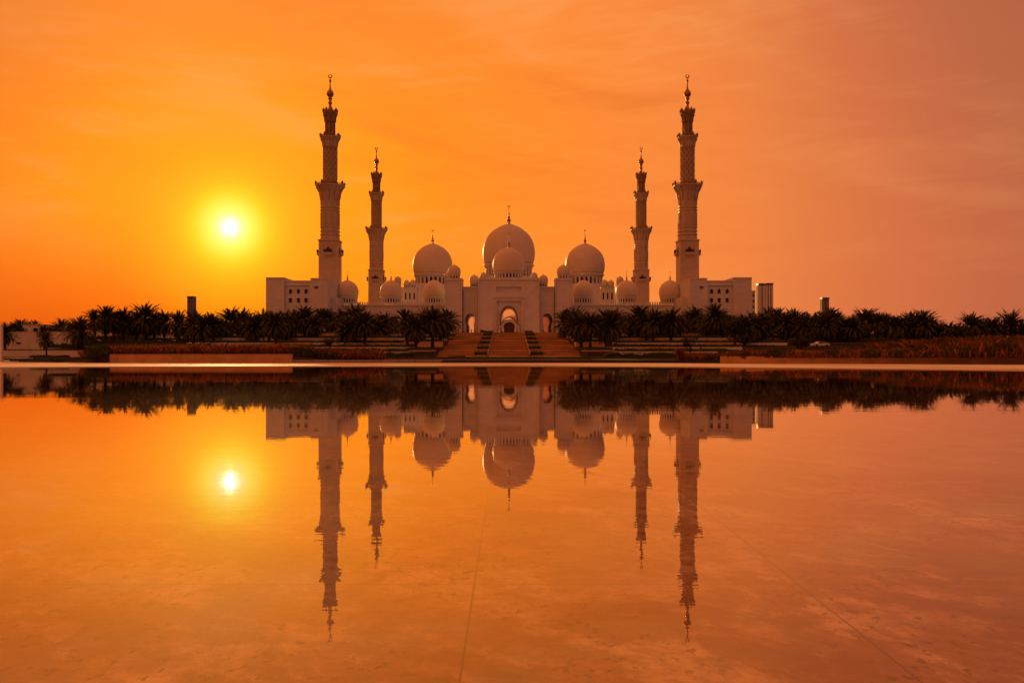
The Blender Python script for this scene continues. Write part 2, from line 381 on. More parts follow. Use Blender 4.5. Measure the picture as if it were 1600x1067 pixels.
def dome(cx, cy, Rr, zb, zd, root, nwin=16, fin=.75, hs=1.0, winh=.62):
    """onion dome on a drum ringed with arched openings; zb dome base, zd drum base"""
    d = MB().lathe([(r*Rr, h*Rr*hs) for r, h in DOME], cx, cy, zb, 48).build('dome', 'dome', root)
    H = zb-zd; rd = Rr*.88
    mb = MB()
    mb.lathe([(rd*1.09, 0), (rd*1.09, -H*.10), (rd*1.03, -H*.16), (rd*1.03, -H*.26)], cx, cy, zb+.001, 48)
    mb.lathe([(rd*1.06, -H*.0), (rd*1.06, -H*.12)], cx, cy, zd+H*.12, 48)
    z0 = zd+H*.12; z1 = zb-H*.26
    for k in range(nwin):
        a = 2*math.pi*(k+.5)/nwin; u = Vector((math.cos(a), math.sin(a), 0)); v = Vector((-u.y, u.x, 0))
        hw = math.pi*rd/nwin*.42; c = Vector((cx, cy, 0))
        pts = []
        for z, ww in ((z0, hw), (z0+(z1-z0)*.75, hw), (z1, hw*2.2)):
            for rr in (rd*.9, rd*1.0):
                for sg in (-1, 1): q = c+u*rr+v*sg*ww; pts.append((q.x, q.y, z))
        fs = []
        for b0 in (0, 4):
            fs += [(b0+2, b0+3, b0+7, b0+6), (b0+1, b0, b0+4, b0+5), (b0, b0+2, b0+6, b0+4), (b0+3, b0+1, b0+5, b0+7)]
        mb.add(pts, fs)
    mb.build('drum', 'marble', d)
    MB().lathe([(rd*.91, 0), (rd*.91, z1-z0+.02)], cx, cy, z0-.01, 40).build('window_band', 'dark_glass', d)
    if fin: finial(cx, cy, zb+1.56*Rr*hs, Rr*fin, d)
    return d
def merlons(mb, x0, x1, y, z, w, h, gap, ax='x'):
    k = int((x1-x0)/(w+gap)); st = (x1-x0)/max(1, k)
    for i in range(k):
        c = x0+(i+.5)*st; pl = [(c-w/2, z), (c+w/2, z), (c+w/2, z+h*.55), (c, z+h), (c-w/2, z+h*.55)]
        mb.wall(pl, [], y-.12, y+.12, ax)

GZ = 8.62
mosque = thing('mosque', (0, 330, GZ), 'great white marble mosque with many onion domes behind the central staircase', 'mosque')
# --- portal
P0 = 322; PT = Z(436, P0); pw = 11.4
outer = [(-pw, GZ), (pw, GZ), (pw, PT), (-pw, PT)]
rec = [(X(776,P0), GZ+.0), (X(814.5,P0), GZ), (X(814.5,P0), Z(470,P0)), (X(776,P0), Z(470,P0))]
def notched(x0, x1, z0, z1, op):
    # outline of a wall whose opening reaches the ground; op runs right jamb bottom -> arch -> left jamb bottom
    return [(x0, z0)]+list(reversed(op))+[(x1, z0), (x1, z1), (x0, z1)]
inner = arch(0, GZ, GZ+3.6, Z(477.5, P0), X(809.3, P0), X(808, P0))
panel = [(X(775.5,P0), Z(456.5,P0)), (X(814.5,P0), Z(456.5,P0)), (X(814.5,P0), Z(448,P0)), (X(775.5,P0), Z(448,P0))]
portal = MB()
portal.wall(notched(-pw, pw, GZ, PT, [rec[1], rec[2], rec[3], rec[0]]), [panel], P0, P0+.9)
portal.wall(notched(-pw, pw, GZ, PT, inner), [], P0+.9, P0+22)
portal.box(-pw+.25, pw-.25, P0+.3, P0+21.6, PT, PT+.55)
for x in (X(776,P0)-1.3, X(814.5,P0)+1.0): portal.box(x, x+.3, P0-.4, P0, GZ, Z(465,P0))
portal.box(X(776,P0)-1.3, X(814.5,P0)+1.3, P0-.4, P0, Z(465,P0), Z(465,P0)+.3)
for x in (-pw, pw-.4): portal.box(x, x+.4, P0-.4, P0, GZ, PT)
portal.box(-pw+.4, pw-.4, P0-.4, P0, PT-.4, PT)
po = portal.build('portal', 'marble', mosque)
def shade_lining(op, y0, y1, parent, th=.12):
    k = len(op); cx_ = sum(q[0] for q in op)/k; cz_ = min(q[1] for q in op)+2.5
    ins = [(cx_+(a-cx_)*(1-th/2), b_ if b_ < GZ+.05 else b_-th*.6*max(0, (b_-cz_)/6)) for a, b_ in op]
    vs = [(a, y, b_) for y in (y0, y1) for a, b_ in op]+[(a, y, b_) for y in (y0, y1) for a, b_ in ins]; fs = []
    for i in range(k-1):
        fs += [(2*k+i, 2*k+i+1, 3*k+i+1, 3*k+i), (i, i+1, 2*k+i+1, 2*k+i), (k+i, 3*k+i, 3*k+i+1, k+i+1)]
    MB().add(vs, fs).build('reveal_shade', 'door', parent)  # dark lining added in the arch: shade of the reveals put into its colour
    MB().wall(ins, [], y1-.5, y1-.42).build('arch_brightener', 'brightener', parent)  # translucent sheet added so the view through the arch is bright
shade_lining(inner, P0+.95, P0+21.9, po)
dome(0, P0+9, X(820.3, P0+9), Z(426, P0+9), Z(436, P0+9)-.2, mosque, 26, .9)
for sx in (-1, 1):
    dome(sx*9.6, P0+5, 1.25, PT+1.0, PT+.3, mosque, 8, .5)
    # --- recessed bay with side arch
    Y0 = 326; x0, x1 = sorted((sx*pw, sx*17.2)); zt = Z(450, Y0)
    op = arch(sx*(795-735)*Y0/F, GZ, GZ+4.2, Z(490, Y0), 2.0, 1.5)
    bay = MB().wall(notched(x0, x1, GZ, zt, op), [], Y0, Y0+22)
    bay.box(x0+.01, x1-.01, Y0-.35, Y0+1, zt, zt+.5); bay.box(x0+.01, x1-.01, Y0-.2, Y0, zt-1.1, zt-.75)
    for xx in (x0+.35, x1-.65): bay.box(xx, xx+.3, Y0-.3, Y0, GZ, zt-1.1)
    bo_ = bay.build('portal_bay', 'marble', mosque); shade_lining(op, Y0+.05, Y0+21.9, bo_)
    dome(sx*(795-741)*333/F, 333, 7.4*333/F, Z(441, 333), Z(449, 333), mosque, 12, .6)
    # --- pylon
    Y1 = 323; xa, xb = sorted((sx*(795-722)*Y1/F, sx*(795-695.5)*Y1/F)); zt = Z(436, Y1)
    py = MB().box(xa, xb, Y1, Y1+10, GZ, zt); py.box(xa-.15, xb+.15, Y1-.15, Y1+10.15, zt, zt+.35)
    for xx in (xa, xb-.35): py.box(xx, xx+.35, Y1-.3, Y1, GZ, zt)
    py.box(xa+.35, xb-.35, Y1-.3, Y1, zt-.5, zt)
    py.build('pylon', 'marble', mosque)
    dome((xa+xb)/2, Y1+4, 10.2*Y1/F, Z(428, Y1), Z(435.5, Y1), mosque, 12, .5)
    dome((xa+xb)/2+sx*2.6, Y1+9, 1.5, zt+1.4, zt+.3, mosque, 10, .4)
    # --- arcade wall with pointed arches
    Y2 = 334; xa, xb = sorted((sx*(795-697)*Y2/F, sx*70.5)); zt = Z(478, Y2)
    ops = []; nb = 8; st = (xb-xa)/nb; wl = MB()
    for k in range(nb):
        c = xa+(k+.5)*st
        wl.wall(notched(xa+k*st, xa+(k+1)*st, GZ, zt, arch(c, GZ, GZ+3.4, GZ+7.6, 2.0, 1.75)), [], Y2, Y2+1.2)
    wl.box(xa, xb, Y2-.35, Y2+1.4, zt, zt+.45); wl.box(xa, xb, Y2+1.4, Y2+13, zt+.1, zt+.4)
    wl.box(xa, xb, Y2+8, Y2+8.6, GZ, zt+.1)
    merlons(wl, xa, xb, Y2+.2, zt+.45, .55, 1.3, .35)
    wl.build('arcade', 'marble', mosque)
    for px in (543, 611, 678):
        dome(sx*(795-px)*340/F, 340, 17.2*340/F, Z(464.5, 340), Z(474.5, 340), mosque, 22, .8)
    # --- side arcade running back along the courtyard
    xc = sx*62
    sa = MB()
    for k in range(14):
        y = 352+k*8.5
        sa.wall(notched(y, y+8.5, GZ, zt, arch(y+4.25, GZ, GZ+3.4, GZ+7.6, 2.4, 2.1)), [], min(xc, xc+sx), max(xc, xc+sx), 'y')
    sa.box(min(xc+sx, xc+sx*12), max(xc+sx, xc+sx*12), 352, 471, zt-.5, zt); 
    sa.build('side_arcade', 'marble', mosque)
    # --- turret block with small domes, in front of the prayer hall
    D = 490; xm = sx*(795-640.5)*D/F; zt2 = Z(450, D)
    wins = [[(xm+q-.45, Z(468, D)), (xm+q+.45, Z(468, D)), (xm+q+.45, Z(458.5, D)), (xm+q, Z(456.5, D)), (xm+q-.45, Z(458.5, D))] for q in (-2.4, 0, 2.4)]
    tb = MB().wall([(xm-3.9, GZ), (xm+3.9, GZ), (xm+3.9, zt2), (xm-3.9, zt2)], wins, D, D+1)
    tb.box(xm-3.9, xm+3.9, D+1.6, D+8, GZ, zt2-.01); tb.box(xm-4.1, xm+4.1, D-.2, D+8, zt2, zt2+.5); tb.box(xm-4.0, xm+4.0, D-.1, D, Z(472, D), Z(472, D)+.6)
    tw = tb.build('turret', 'marble', mosque)
    MB().box(xm-3.8, xm+3.8, D+1.1, D+1.55, GZ+1, zt2-1).build('window_band', 'dark_glass', tw)
    for px, rp, yb, yd in ((635.5, 5.2, 445, 451), (645, 5.0, 444, 451)):
        dome(sx*(795-px)*(D+3)/F, D+3, rp*D/F, Z(yb, D), Z(yd, D), mosque, 8, .5)
    dome(sx*(795-621.5)*470/F, 470, 5.8*470/F, Z(441, 470), Z(449, 470), mosque, 10, .5)
    MB().box(sx*(795-621.5)*470/F-2.4, sx*(795-621.5)*470/F+2.4, 467, 473, GZ, Z(449, 470)).build('dome_base', 'marble', mosque)
    # --- big side dome on its square base
    D = 541; xs_ = sx*(795-676)*D/F
    dome(xs_, D, 31*D/F, Z(429, D), Z(447, D), mosque, 24, .72)
    MB().box(xs_-11.5, xs_+11.5, D-12, D+12, 29, Z(447, D)).build('dome_base', 'marble', mosque)
    # corner turret beside the big dome base
    MB().box(xs_+sx*12.2-2.5, xs_+sx*12.2+2.5, D-25, D-20, GZ, Z(470, 520)).build('corner_tower', 'marble', mosque)
# --- main dome and prayer hall
D = 541
dome(0, D, 41*D/F, Z(414, D), Z(436, D), mosque, 30, .74)
MB().box(-17.5, 17.5, D-17, D+17, 29, Z(436, D)).build('dome_base', 'marble', mosque)
hall = MB()
nb = 15; st = 124/nb
for k in range(nb):
    xa = -62+k*st; hall.wall(notched(xa, xa+st, GZ, 27.5, arch(xa+st/2, GZ, GZ+4.5, GZ+11, 2.6, 2.3)), [], 492+8, 501.2)
hall.box(-62, 62, 508, 585, GZ, 29.2); hall.box(-62, 62, 501.2, 508, 27.0, 27.5)
merlons(hall, -62, 62, 508.3, 29.2, .7, 1.2, .5)
hall.build('prayer_hall', 'marble', mosque)
MB().box(-62, 62, 345, 500, GZ-.3, GZ+.05).build('courtyard', 'dome', mosque)

# --- small gate pavilion standing in the portal
gp = thing('gate_pavilion', (0, 316, GZ), 'small arched gate pavilion with bronze door and curled eaves in front of main portal', 'pavilion')
D = 316; c0 = 0.15
oa = [(c0+x, z) for x, z in arch(0, GZ, GZ+2.2, Z(499.5, D)-.9, X(803.7, D)+.05, X(803, D))]
fr_o = [(x, z) for x, z in arch(c0, GZ, GZ+2.4, Z(499, D), 3.05, 2.7)]
MB().wall(fr_o[:1]+fr_o[1:]+list(reversed(oa)), [], D, D+2.6).build('arch_frame', 'marble', gp)
MB().wall(oa, [], D+1.3, D+1.5).build('door', 'door', gp)
for sx in (-1, 1):
    pts = [(c0+sx*q*3.6, D+1.2, GZ+zz) for q, zz in ((0, 6.55), (.3, 6.25), (.55, 5.5), (.75, 4.5), (.9, 3.8), (1.05, 3.5))]
    mb = MB(); vs = []
    for (x, y, z) in pts: vs += [(x, D-.9, z), (x, D+3.3, z), (x, D-.9, z+.28), (x, D+3.3, z+.28)]
    fs = []
    for i in range(len(pts)-1):
        a = i*4; b2 = a+4; fs += [(a, b2, b2+2, a+2), (a+1, a+3, b2+3, b2+1), (a+2, b2+2, b2+3, a+3), (a, a+1, b2+1, b2)]
    a = (len(pts)-1)*4; fs += [(a, a+1, a+3, a+2)]
    mb.add(vs, fs).build('eave', 'niche', gp)
    MB().lathe([(.32,0),(.32,.3),(.2,.4),(.18,2.9),(.3,3.2),(.3,3.5)], c0+sx*3.45, D-.3, GZ, 12).build('column', 'coping', gp)

# ------------------------------------------------------------------ minarets
def make_minaret(label):
    root = thing('minaret', (0, 0, 0), label, 'minaret', 'four matching minarets of the mosque')
    s = 1/3.945; z = lambda y: 1.5+(554-y)*s; r = lambda q: q*s
    GZl = GZ
    O8 = math.pi/8; Q4 = math.pi/4
    mb = MB()
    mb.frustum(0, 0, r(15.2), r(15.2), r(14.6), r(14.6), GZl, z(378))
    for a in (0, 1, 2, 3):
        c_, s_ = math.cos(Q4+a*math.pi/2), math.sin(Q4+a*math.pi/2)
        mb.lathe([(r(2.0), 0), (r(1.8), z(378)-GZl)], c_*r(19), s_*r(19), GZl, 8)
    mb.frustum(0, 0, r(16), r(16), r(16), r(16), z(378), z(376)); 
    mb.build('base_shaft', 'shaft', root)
    mb = MB()
    mb.lathe([(r(15.6), z(376)), (r(14.6), z(368)), (r(14.6), z(312)), (r(14.6), z(308))], 0, 0, 0, 8, O8, False)
    for y in (326, 330.5, 357, 363, 368.5): mb.lathe([(r(15.6), z(y)), (r(15.9), z(y-.9)), (r(15.6), z(y-1.8))], 0, 0, 0, 8, O8, False)
    for k in range(8):   # raised blind panel frames on each face
        a = k*math.pi/4; u = Vector((math.cos(a), math.sin(a), 0)); v = Vector((-u.y, u.x, 0)); rr = r(14.6)*math.cos(O8)
        for lo, hi in ((354, 333), (322, 303)):
            for off in (-1, 1):
                q = []
                for zz in (z(lo), z(hi)):
                    for dr in (0, .22):
                        for e in (-.13, .13): w_ = u*(rr+dr)+v*(off*r(4.0)+e); q.append((w_.x, w_.y, zz))
                mb.add(q, [(0,1,5,4),(1,3,7,5),(3,2,6,7),(2,0,4,6),(4,5,7,6),(0,2,3,1)])
    mb.build('octagonal_shaft', 'shaft', root)
    # balconies
    def balcony(yt, yr, yb, rt, rb, seg, nm='shaft'):
        pf = [(r(rb), z(yb)), (r(rb+(rt-rb)*.06), z(yb+(yr-yb)*.30)), (r(rb+(rt-rb)*.26), z(yb+(yr-yb)*.58)), (r(rb+(rt-rb)*.72), z(yb+(yr-yb)*.82)), (r(rt), z(yb+(yr-yb)*.93)), (r(rt), z(yr)), (r(rt)-.3, z(yr))]
        bl = MB().lathe(pf, 0, 0, 0, seg, math.pi/seg, False)
        for k in range(8):   # pendant corbels under the gallery
            a = k*math.pi/4; c_, s_ = math.cos(a), math.sin(a)
            q0 = r(rb)*1.0; q1 = r(rt)*.93
            w_ = .28
            u = Vector((c_, s_, 0)); v = Vector((-s_, c_, 0)); P = []
            for (rad, zz) in ((q0, z(yb)-.3), (q0*1.03+.25, z(yb)), (q0+(q1-q0)*.30+.25, z((yb+yr)/2)), (q1+.2, z(yr)-.6), (q0, z(yr)-.6)):
                for e in (-w_, w_): p3 = u*rad+v*e; P.append((p3.x, p3.y, zz))
            bl.add(P, [(0,2,3,1),(2,4,5,3),(4,6,7,5),(0,8,6,4,2),(1,3,5,7,9)])
        bo = bl.build('balcony', nm, root)
        rl = MB(); hh = (yr-yt)*s
        for k in range(8):
            a = k*math.pi/4+O8; c_, s_ = math.cos(a)*r(rt-1.2), math.sin(a)*r(rt-1.2)
            rl.lathe([(.35, 0), (.4, hh*.5), (.55, hh*.75), (.38, hh), (.08, hh*1.35)], c_, s_, z(yr), 6)
            a2 = a+math.pi/4; p0 = Vector((c_, s_, 0)); p1 = Vector((math.cos(a2), math.sin(a2), 0))*r(rt-1.2)
            for zz in (.55*hh, .18*hh):
                rl.tube([(p0.x, p0.y, z(yr)+zz), (p1.x, p1.y, z(yr)+zz)], [.09, .09], 4)
            for e in range(1, 8):
                q = p0.lerp(p1, e/8); rl.box(q.x-.06, q.x+.06, q.y-.06, q.y+.06, z(yr), z(yr)+.55*hh)
        rl.build('railing', 'dim_marble', bo)
    balcony(285.5, 290.5, 313, 23.5, 14.3, 8)
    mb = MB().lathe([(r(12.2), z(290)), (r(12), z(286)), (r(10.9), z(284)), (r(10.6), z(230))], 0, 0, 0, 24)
    sh = mb.build('round_shaft', 'dim_marble', root)
    lat = MB()   # raised diamond lattice wrapped round the shaft
    for sg in (-1, 1):
        for k in range(10):
            pts = []
            for i in range(13):
                q = i/12; a = 2*math.pi*k/10+sg*q*math.pi*1.0
                pts.append((r(10.85)*math.cos(a), r(10.85)*math.sin(a), z(282)+(z(232)-z(282))*q))
            lat.tube(pts, [.15]*13, 4)
    lat.build('lattice', 'shaft', sh)
    balcony(210.5, 215, 231, 16.3, 10.5, 8)
    mb = MB().lathe([(r(6.0), z(215)), (r(6.0), z(188))], 0, 0, 0, 12)
    for k in range(8):
        a = k*math.pi/4; mb.lathe([(r(1.5), z(215)), (r(1.2), z(212)), (r(1.2), z(193)), (r(1.7), z(190))], r(7)*math.cos(a), r(7)*math.sin(a), 0, 8)
    mb.build('colonnade', 'dim_marble', root)
    balcony(171.5, 177, 191, 11.8, 7.8, 8, 'dim_marble')
    mb = MB().lathe([(r(6.5), z(177)), (r(5.6), z(174)), (r(3.2), z(170.5)), (r(2.2), z(167)), (r(2.0), z(163.5)), (r(3.2), z(162)), (r(3.2), z(160.5)), (r(2.0), z(159)), (r(2.0), z(156.5)), (r(3.4), z(155)), (r(3.0), z(153.4)), (r(2.2), z(152.6)),
                     (r(4.2), z(151)), (r(5.5), z(148.5)), (r(5.6), z(146.5)), (r(4.8), z(144)), (r(2.6), z(141.5)), (r(1.5), z(139)), (r(.9), z(134)), (r(.7), z(129.5)), (r(1.7), z(127.6)), (r(1.6), z(125.5)), (r(.5), z(124)), (r(.35), z(122.5))], 0, 0, 0, 16)
    pts = []; rr = []
    for k in range(15):
        a = math.pi/2+.2+(2*math.pi-.4)*k/14; pts.append((r(2.5)*math.cos(a), 0, z(119.6)+r(2.5)*math.sin(a))); rr.append(r(.75)*math.sin(math.pi*(k+.8)/15.6)**.5+.03)
    mb.tube(pts, rr, 6)
    mb.build('finial', 'gold', root)
    # small bracket balconies on the four faces
    for yb in (395, 470):
        for k in range(4):
            a = -math.pi/2+k*math.pi/2; u = Vector((math.cos(a), math.sin(a), 0)); v = Vector((-u.y, u.x, 0)); rr = r(14.8)
            mb = MB()
            def slab(d0, d1, w0, w1, z0, z1):
                P = []
                for zz, dd, ww in ((z0, d0, w0), (z1, d1, w1)):
                    for dr, e in ((0, -ww), (dd, -ww), (dd, ww), (0, ww)):
                        p3 = u*(rr+dr)+v*e; P.append((p3.x, p3.y, zz))
                mb.add(P, [(3,2,1,0),(4,5,6,7),(0,1,5,4),(1,2,6,5),(2,3,7,6),(3,0,4,7)])
            slab(.3, 1.2, .9, 1.6, z(yb+7), z(yb+4)); slab(1.25, 1.25, 1.65, 1.65, z(yb+4), z(yb+1.2))
            bo = mb.build('oriel_balcony', 'shaft', root)
            mb = MB()
            slab(.12, .12, 1.35, 1.35, z(yb+1.1), z(yb-3)); slab(.14, .14, .8, .15, z(yb-3), z(yb-8))
            for e in (-1.45, -.5, .5, 1.45):
                p3 = u*(rr+1.1)+v*e; mb.lathe([(.16, 0), (.2, .7), (.32, .95), (.05, 1.5)], p3.x, p3.y, z(yb+1.1), 6)
            mb.build('canopy', 'door', bo)
    return root
def kids(o): return [c for c in bpy.data.objects if c.parent == o]
def copy_tree(o, parent=None):
    c = o.copy(); COL.objects.link(c)
    if parent is not None: c.parent = parent
    for ch in kids(o): copy_tree(ch, c)
    return c
mn = make_minaret('taller looking minaret rising behind the white block on the side nearest the sun')
spots = [(-70.75, 343, 'taller looking minaret rising behind the white block on the side nearest the sun'),
         (70.75, 343, 'taller looking minaret rising behind the white block on the side away from the sun'),
         (-70.75, 463, 'more distant, smaller looking minaret between arcade domes on the sunward side'),
         (70.75, 463, 'more distant, smaller looking minaret between arcade domes on the side away from the sun')]
allm = [mn]+[copy_tree(mn) for _ in range(3)]
for o, (x, y, lb) in zip(allm, spots): o.location = (x, y, 0); o['label'] = lb

# ------------------------------------------------------------------ white wing blocks at the two corners
def wing(sx, label):
    Y0 = 318; f = lambda px: sx*(795-px)*Y0/F
    root = thing('wing_building', (sx*78, Y0, GZ), label, 'building', 'white wing buildings at the mosque corners')
    def bx(mb, a, b_, y0, y1, z0, z1): a, b_ = sorted((a, b_)); mb.box(a, b_, y0, y1, z0, z1)
    g = MB()
    zt = Z(435.5, Y0)
    bx(g, f(415.5), f(444), Y0, Y0+26, GZ-3, zt); bx(g, f(415.2), f(444.3), Y0-.2, Y0+26.2, zt, zt+.5)
    bx(g, f(485.5), f(512), Y0, Y0+21, GZ-3, Z(436.5, Y0)); bx(g, f(485.2), f(512.3), Y0-.2, Y0+21.2, Z(436.5, Y0), Z(436.5, Y0)+.5)
    a, b_ = sorted((f(444), f(485.5))); zm = Z(440, Y0)
    wins = []; ws = []
    for px in (452.5, 465, 477):
        c = f(px); w_ = .62
        ar = [(c-w_, Z(458.3, Y0)), (c+w_, Z(458.3, Y0)), (c+w_, Z(453.5, Y0)), (c+w_*.6, Z(451.8, Y0)), (c, Z(450.6, Y0)), (c-w_*.6, Z(451.8, Y0)), (c-w_, Z(453.5, Y0))]
        sq = [(c-w_, Z(472.5, Y0)), (c+w_, Z(472.5, Y0)), (c+w_, Z(465.5, Y0)), (c-w_, Z(465.5, Y0))]
        wins += [ar, sq]
    g.wall([(a, GZ-3), (b_, GZ-3), (b_, zm), (a, zm)], wins, Y0+1.2, Y0+2.4)
    g.box(a, b_, Y0+2.9, Y0+26, GZ-3, zm-.02); g.box(a, b_, Y0+1.0, Y0+3, zm, zm+.5); g.box(a+.01, b_-.01, Y0+.7, Y0+1.2, Z(445.8, Y0), Z(445.8, Y0)+.4)
    # lower link towards the arcade
    bx(g, f(512)-sx*.02, f(520), Y0+6, Y0+22, GZ-2, Z(462, Y0)); 
    cx = (f(495)+f(493))/2
    for xx in (-2.2, 2.2): g.box(cx+xx-.2, cx+xx+.2, Y0-.15, Y0, GZ, Z(445, Y0))
    g.build('wall', 'marble', root)
    for i, wv_ in enumerate(wins):
        xs_ = [q[0] for q in wv_]; zs = [q[1] for q in wv_]; wo = MB()
        fr = [(min(xs_)-.16, min(zs)-.16), (max(xs_)+.16, min(zs)-.16), (max(xs_)+.16, max(zs)+.16), (min(xs_)-.16, max(zs)+.16)]
        wo.wall(fr, [wv_], Y0+1.08, Y0+1.2); wob = wo.build('window', 'coping', root)
        MB().wall(fr, [], Y0+2.45, Y0+2.6).build('pane', 'dark_glass', wob)
    wo = MB().box(cx-.7, cx+.7, Y0-.1, Y0-.003, Z(451, Y0), Z(447, Y0)).build('window', 'niche', root)
wing(-1, 'flat roofed white block with six small windows, on the sunward end of the mosque')
wing(1, 'flat roofed white block with six small windows, on the end away from the sun')
# a lower block peeping out behind the right one
D = 420; rb = thing('annex_building', (X(1176, D), D, GZ), 'narrow pale annex peeping out behind the white block away from the sun', 'building')
mb = MB().box(X(1160, D), X(1180, D), D, D+18, GZ-1, Z(456, D)); mb.box(X(1159.5, D), X(1180.4, D), D-.3, D+18.3, Z(456, D), Z(456, D)+.6)
mb.build('wall', 'marble', rb)
mb = MB()
for k in range(5): mb.box(X(1176, D), X(1178.4, D), D-.06, D-.003, Z(500-k*9, D), Z(495-k*9, D))
mb.build('window_band', 'dark_glass', rb)

# ------------------------------------------------------------------ distant towers
def tower(px0, px1, yt, D, label, mats=('concrete', 'glassbelt'), strips=3, cap=True, nm='tower_block'):
    x0, x1 = X(px0, D), X(px1, D); zt = Z(yt, D); root = thing(nm, ((x0+x1)/2, D, 0), label, 'tower')
    dpt = (x1-x0)*.9; mb = MB(); n_ = strips*2+1; bw = (x1-x0)*.13; ww = ((x1-x0)-strips*bw)/(strips+1); ed = [x0]
    for k in range(n_): ed.append(ed[-1]+(ww if k % 2 == 0 else bw))
    for k in range(n_):
        if k % 2 == 0: mb.box(ed[k], ed[k+1], D, D+dpt, 0, zt)
    mb.build('wall', mats[0], root)
    MB().box(x0-.25, x0-.01, D+.5, D+dpt, 0, zt-.5).box(x1+.01, x1+.25, D+.5, D+dpt, 0, zt-.5).build('side_darkener', 'niche', root)  # dark sheets added on both sides; shade of the flanks is in their colour
    mb = MB()
    for k in range(n_):
        if k % 2: mb.box(ed[k], ed[k+1], D+.9, D+dpt-.9, 0, zt-1)
    mb.build('window_band', mats[1], root)
    if cap: MB().box(x0-.4, x1+.4, D-.5, D+dpt+.4, zt, zt+2.5).build('roof', mats[1], root)
tower(1185, 1196.5, 445.5, 1200, 'pale slab tower with dark stripe, the closer half of the twin beside the annex', ('plaster', 'glassbelt'), 1)
tower(1197, 1208, 445, 1225, 'striped tower, outer half of the twin slab beside the white annex', ('plaster', 'glassbelt'), 2)
tower(292.5, 303, 465, 1500, 'slender dark striped tower standing above palms beneath the sun', ('concrete', 'glassbelt'), 2)
tower(1285, 1295.5, 467, 1500, 'lone dark tower over the palms, well away from the mosque', ('concrete', 'glassbelt'), 1)

# ------------------------------------------------------------------ central staircase
st = thing('staircase', (0, 203, 1.0), 'broad brown stone staircase climbing to the mosque portal in five flights', 'staircase')
SW = 16.9; fl = 5; y = 203.0; zz = 1.02; RISE = (GZ-1.02)/fl; pos = []
mb = MB()
for k in range(fl):
    pos.append((y, zz)); ns = 9
    for q in range(ns):
        mb.box(-SW, SW, y+q*.9, y+q*.9+.9+(8.1 if q == ns-1 else 0), zz+RISE*q/ns-.6, zz+RISE*(q+1)/ns-.004*0)
    y += 17.1; zz += RISE
pos.append((y, zz))
mb.build('steps', 'stair', st)
for sx in (-1, 1):
    mb = MB()
    for (ya, za), (yb, zb) in zip(pos, pos[1:]):
        x0, x1 = sorted((sx*4.85, sx*5.05))
        vs = []
        for x in (x0, x1): vs += [(x, ya, za-.3), (x, ya+8.1, zb-.3), (x, yb, zb-.3), (x, yb, zb+.35), (x, ya+8.1, zb+.35), (x, ya, za+.45)]
        mb.add(vs, [(0,1,2,3,4,5), (11,10,9,8,7,6), (5,4,10,11), (4,3,9,10), (0,5,11,6), (3,2,8,9)])
    mb.build('stair_kerb', 'stair', st)
mb = MB()
for (ya, za), (yb, zb) in zip(pos, pos[1:]): mb.box(-.05, .05, ya+8.6, yb-.1, zb-.02, zb+.03); [mb.box(x_a, x_b, ya-.04, ya-.002, za-.02, za+.2) for x_a, x_b in ((-SW, -8.0), (-4.7, 4.7), (8.0, SW))]
mb.build('landing_line', 'sandstone', st)
# podium edge
tag(MB().box(-104, -17.01, 290, 300, 8.3, 8.68).box(17.01, 104, 290, 300, 8.3, 8.68).box(-17, 17, 288.7, 322, 8.3, GZ).build('forecourt', 'paving'), kind='structure')

def leaf_cloud(mb, n, fn, size, flat=.0):
    for _ in range(n):
        c = Vector(fn()); a = Vector((random.gauss(0,1), random.gauss(0,1), random.gauss(0,1))).normalized()
        b_ = a.cross(Vector((random.random(), random.random(), random.random()+.1))).normalized(); s = size*random.uniform(.6, 1.4)
        mb.add([tuple(c-a*s), tuple(c+b_*s*.6), tuple(c+a*s), tuple(c-b_*s*.6)], [(0, 1, 2, 3)])
def hedge(x0, x1, y, z, dp, h, label, group=None, lump=.12, m_='hedge', y1=None, den=26):
    y1 = y if y1 is None else y1
    o = MB(); L = abs(x1-x0); k = max(2, int(L/1.2)); vs = []; fs = []
    for i in range(k+1):
        q = i/k; x = x0+(x1-x0)*q; yy = y+(y1-y)*q; hh = h*(.86+random.uniform(-lump, lump)); d_ = dp*random.uniform(.9, 1.05)
        vs += [(x, yy, z-.15), (x, yy-.05, z+hh*.8), (x, yy+d_*.2, z+hh), (x, yy+d_*.8, z+hh), (x, yy+d_, z+hh*.7), (x, yy+d_, z-.15)]
    for i in range(k):
        for j in range(5): a = i*6+j; fs.append((a, a+6, a+7, a+1))
    fs += [(0, 1, 2, 3, 4, 5), tuple(k*6+j for j in (5, 4, 3, 2, 1, 0))]
    o.add(vs, fs)
    def rp():
        q = random.random(); yy = y+(y1-y)*q
        if random.random() < .45: return (x0+(x1-x0)*q, yy-.05, z+h*random.random())
        return (x0+(x1-x0)*q, yy+dp*random.random(), z+h*(.86+random.uniform(-.1, .22)))
    leaf_cloud(o, int(L*den), rp, .13 if h > .4 else .07)
    return tag(o.build('hedge', m_), label, 'hedge', group)
ORD = ['first', 'second', 'third', 'fourth', 'fifth', 'sixth', 'seventh', 'eighth', 'ninth', 'tenth', 'eleventh', 'twelfth', 'thirteenth', 'fourteenth', 'fifteenth', 'sixteenth', 'seventeenth', 'eighteenth']
SIDE = {-1: 'sunward side', 1: 'side away from sun'}
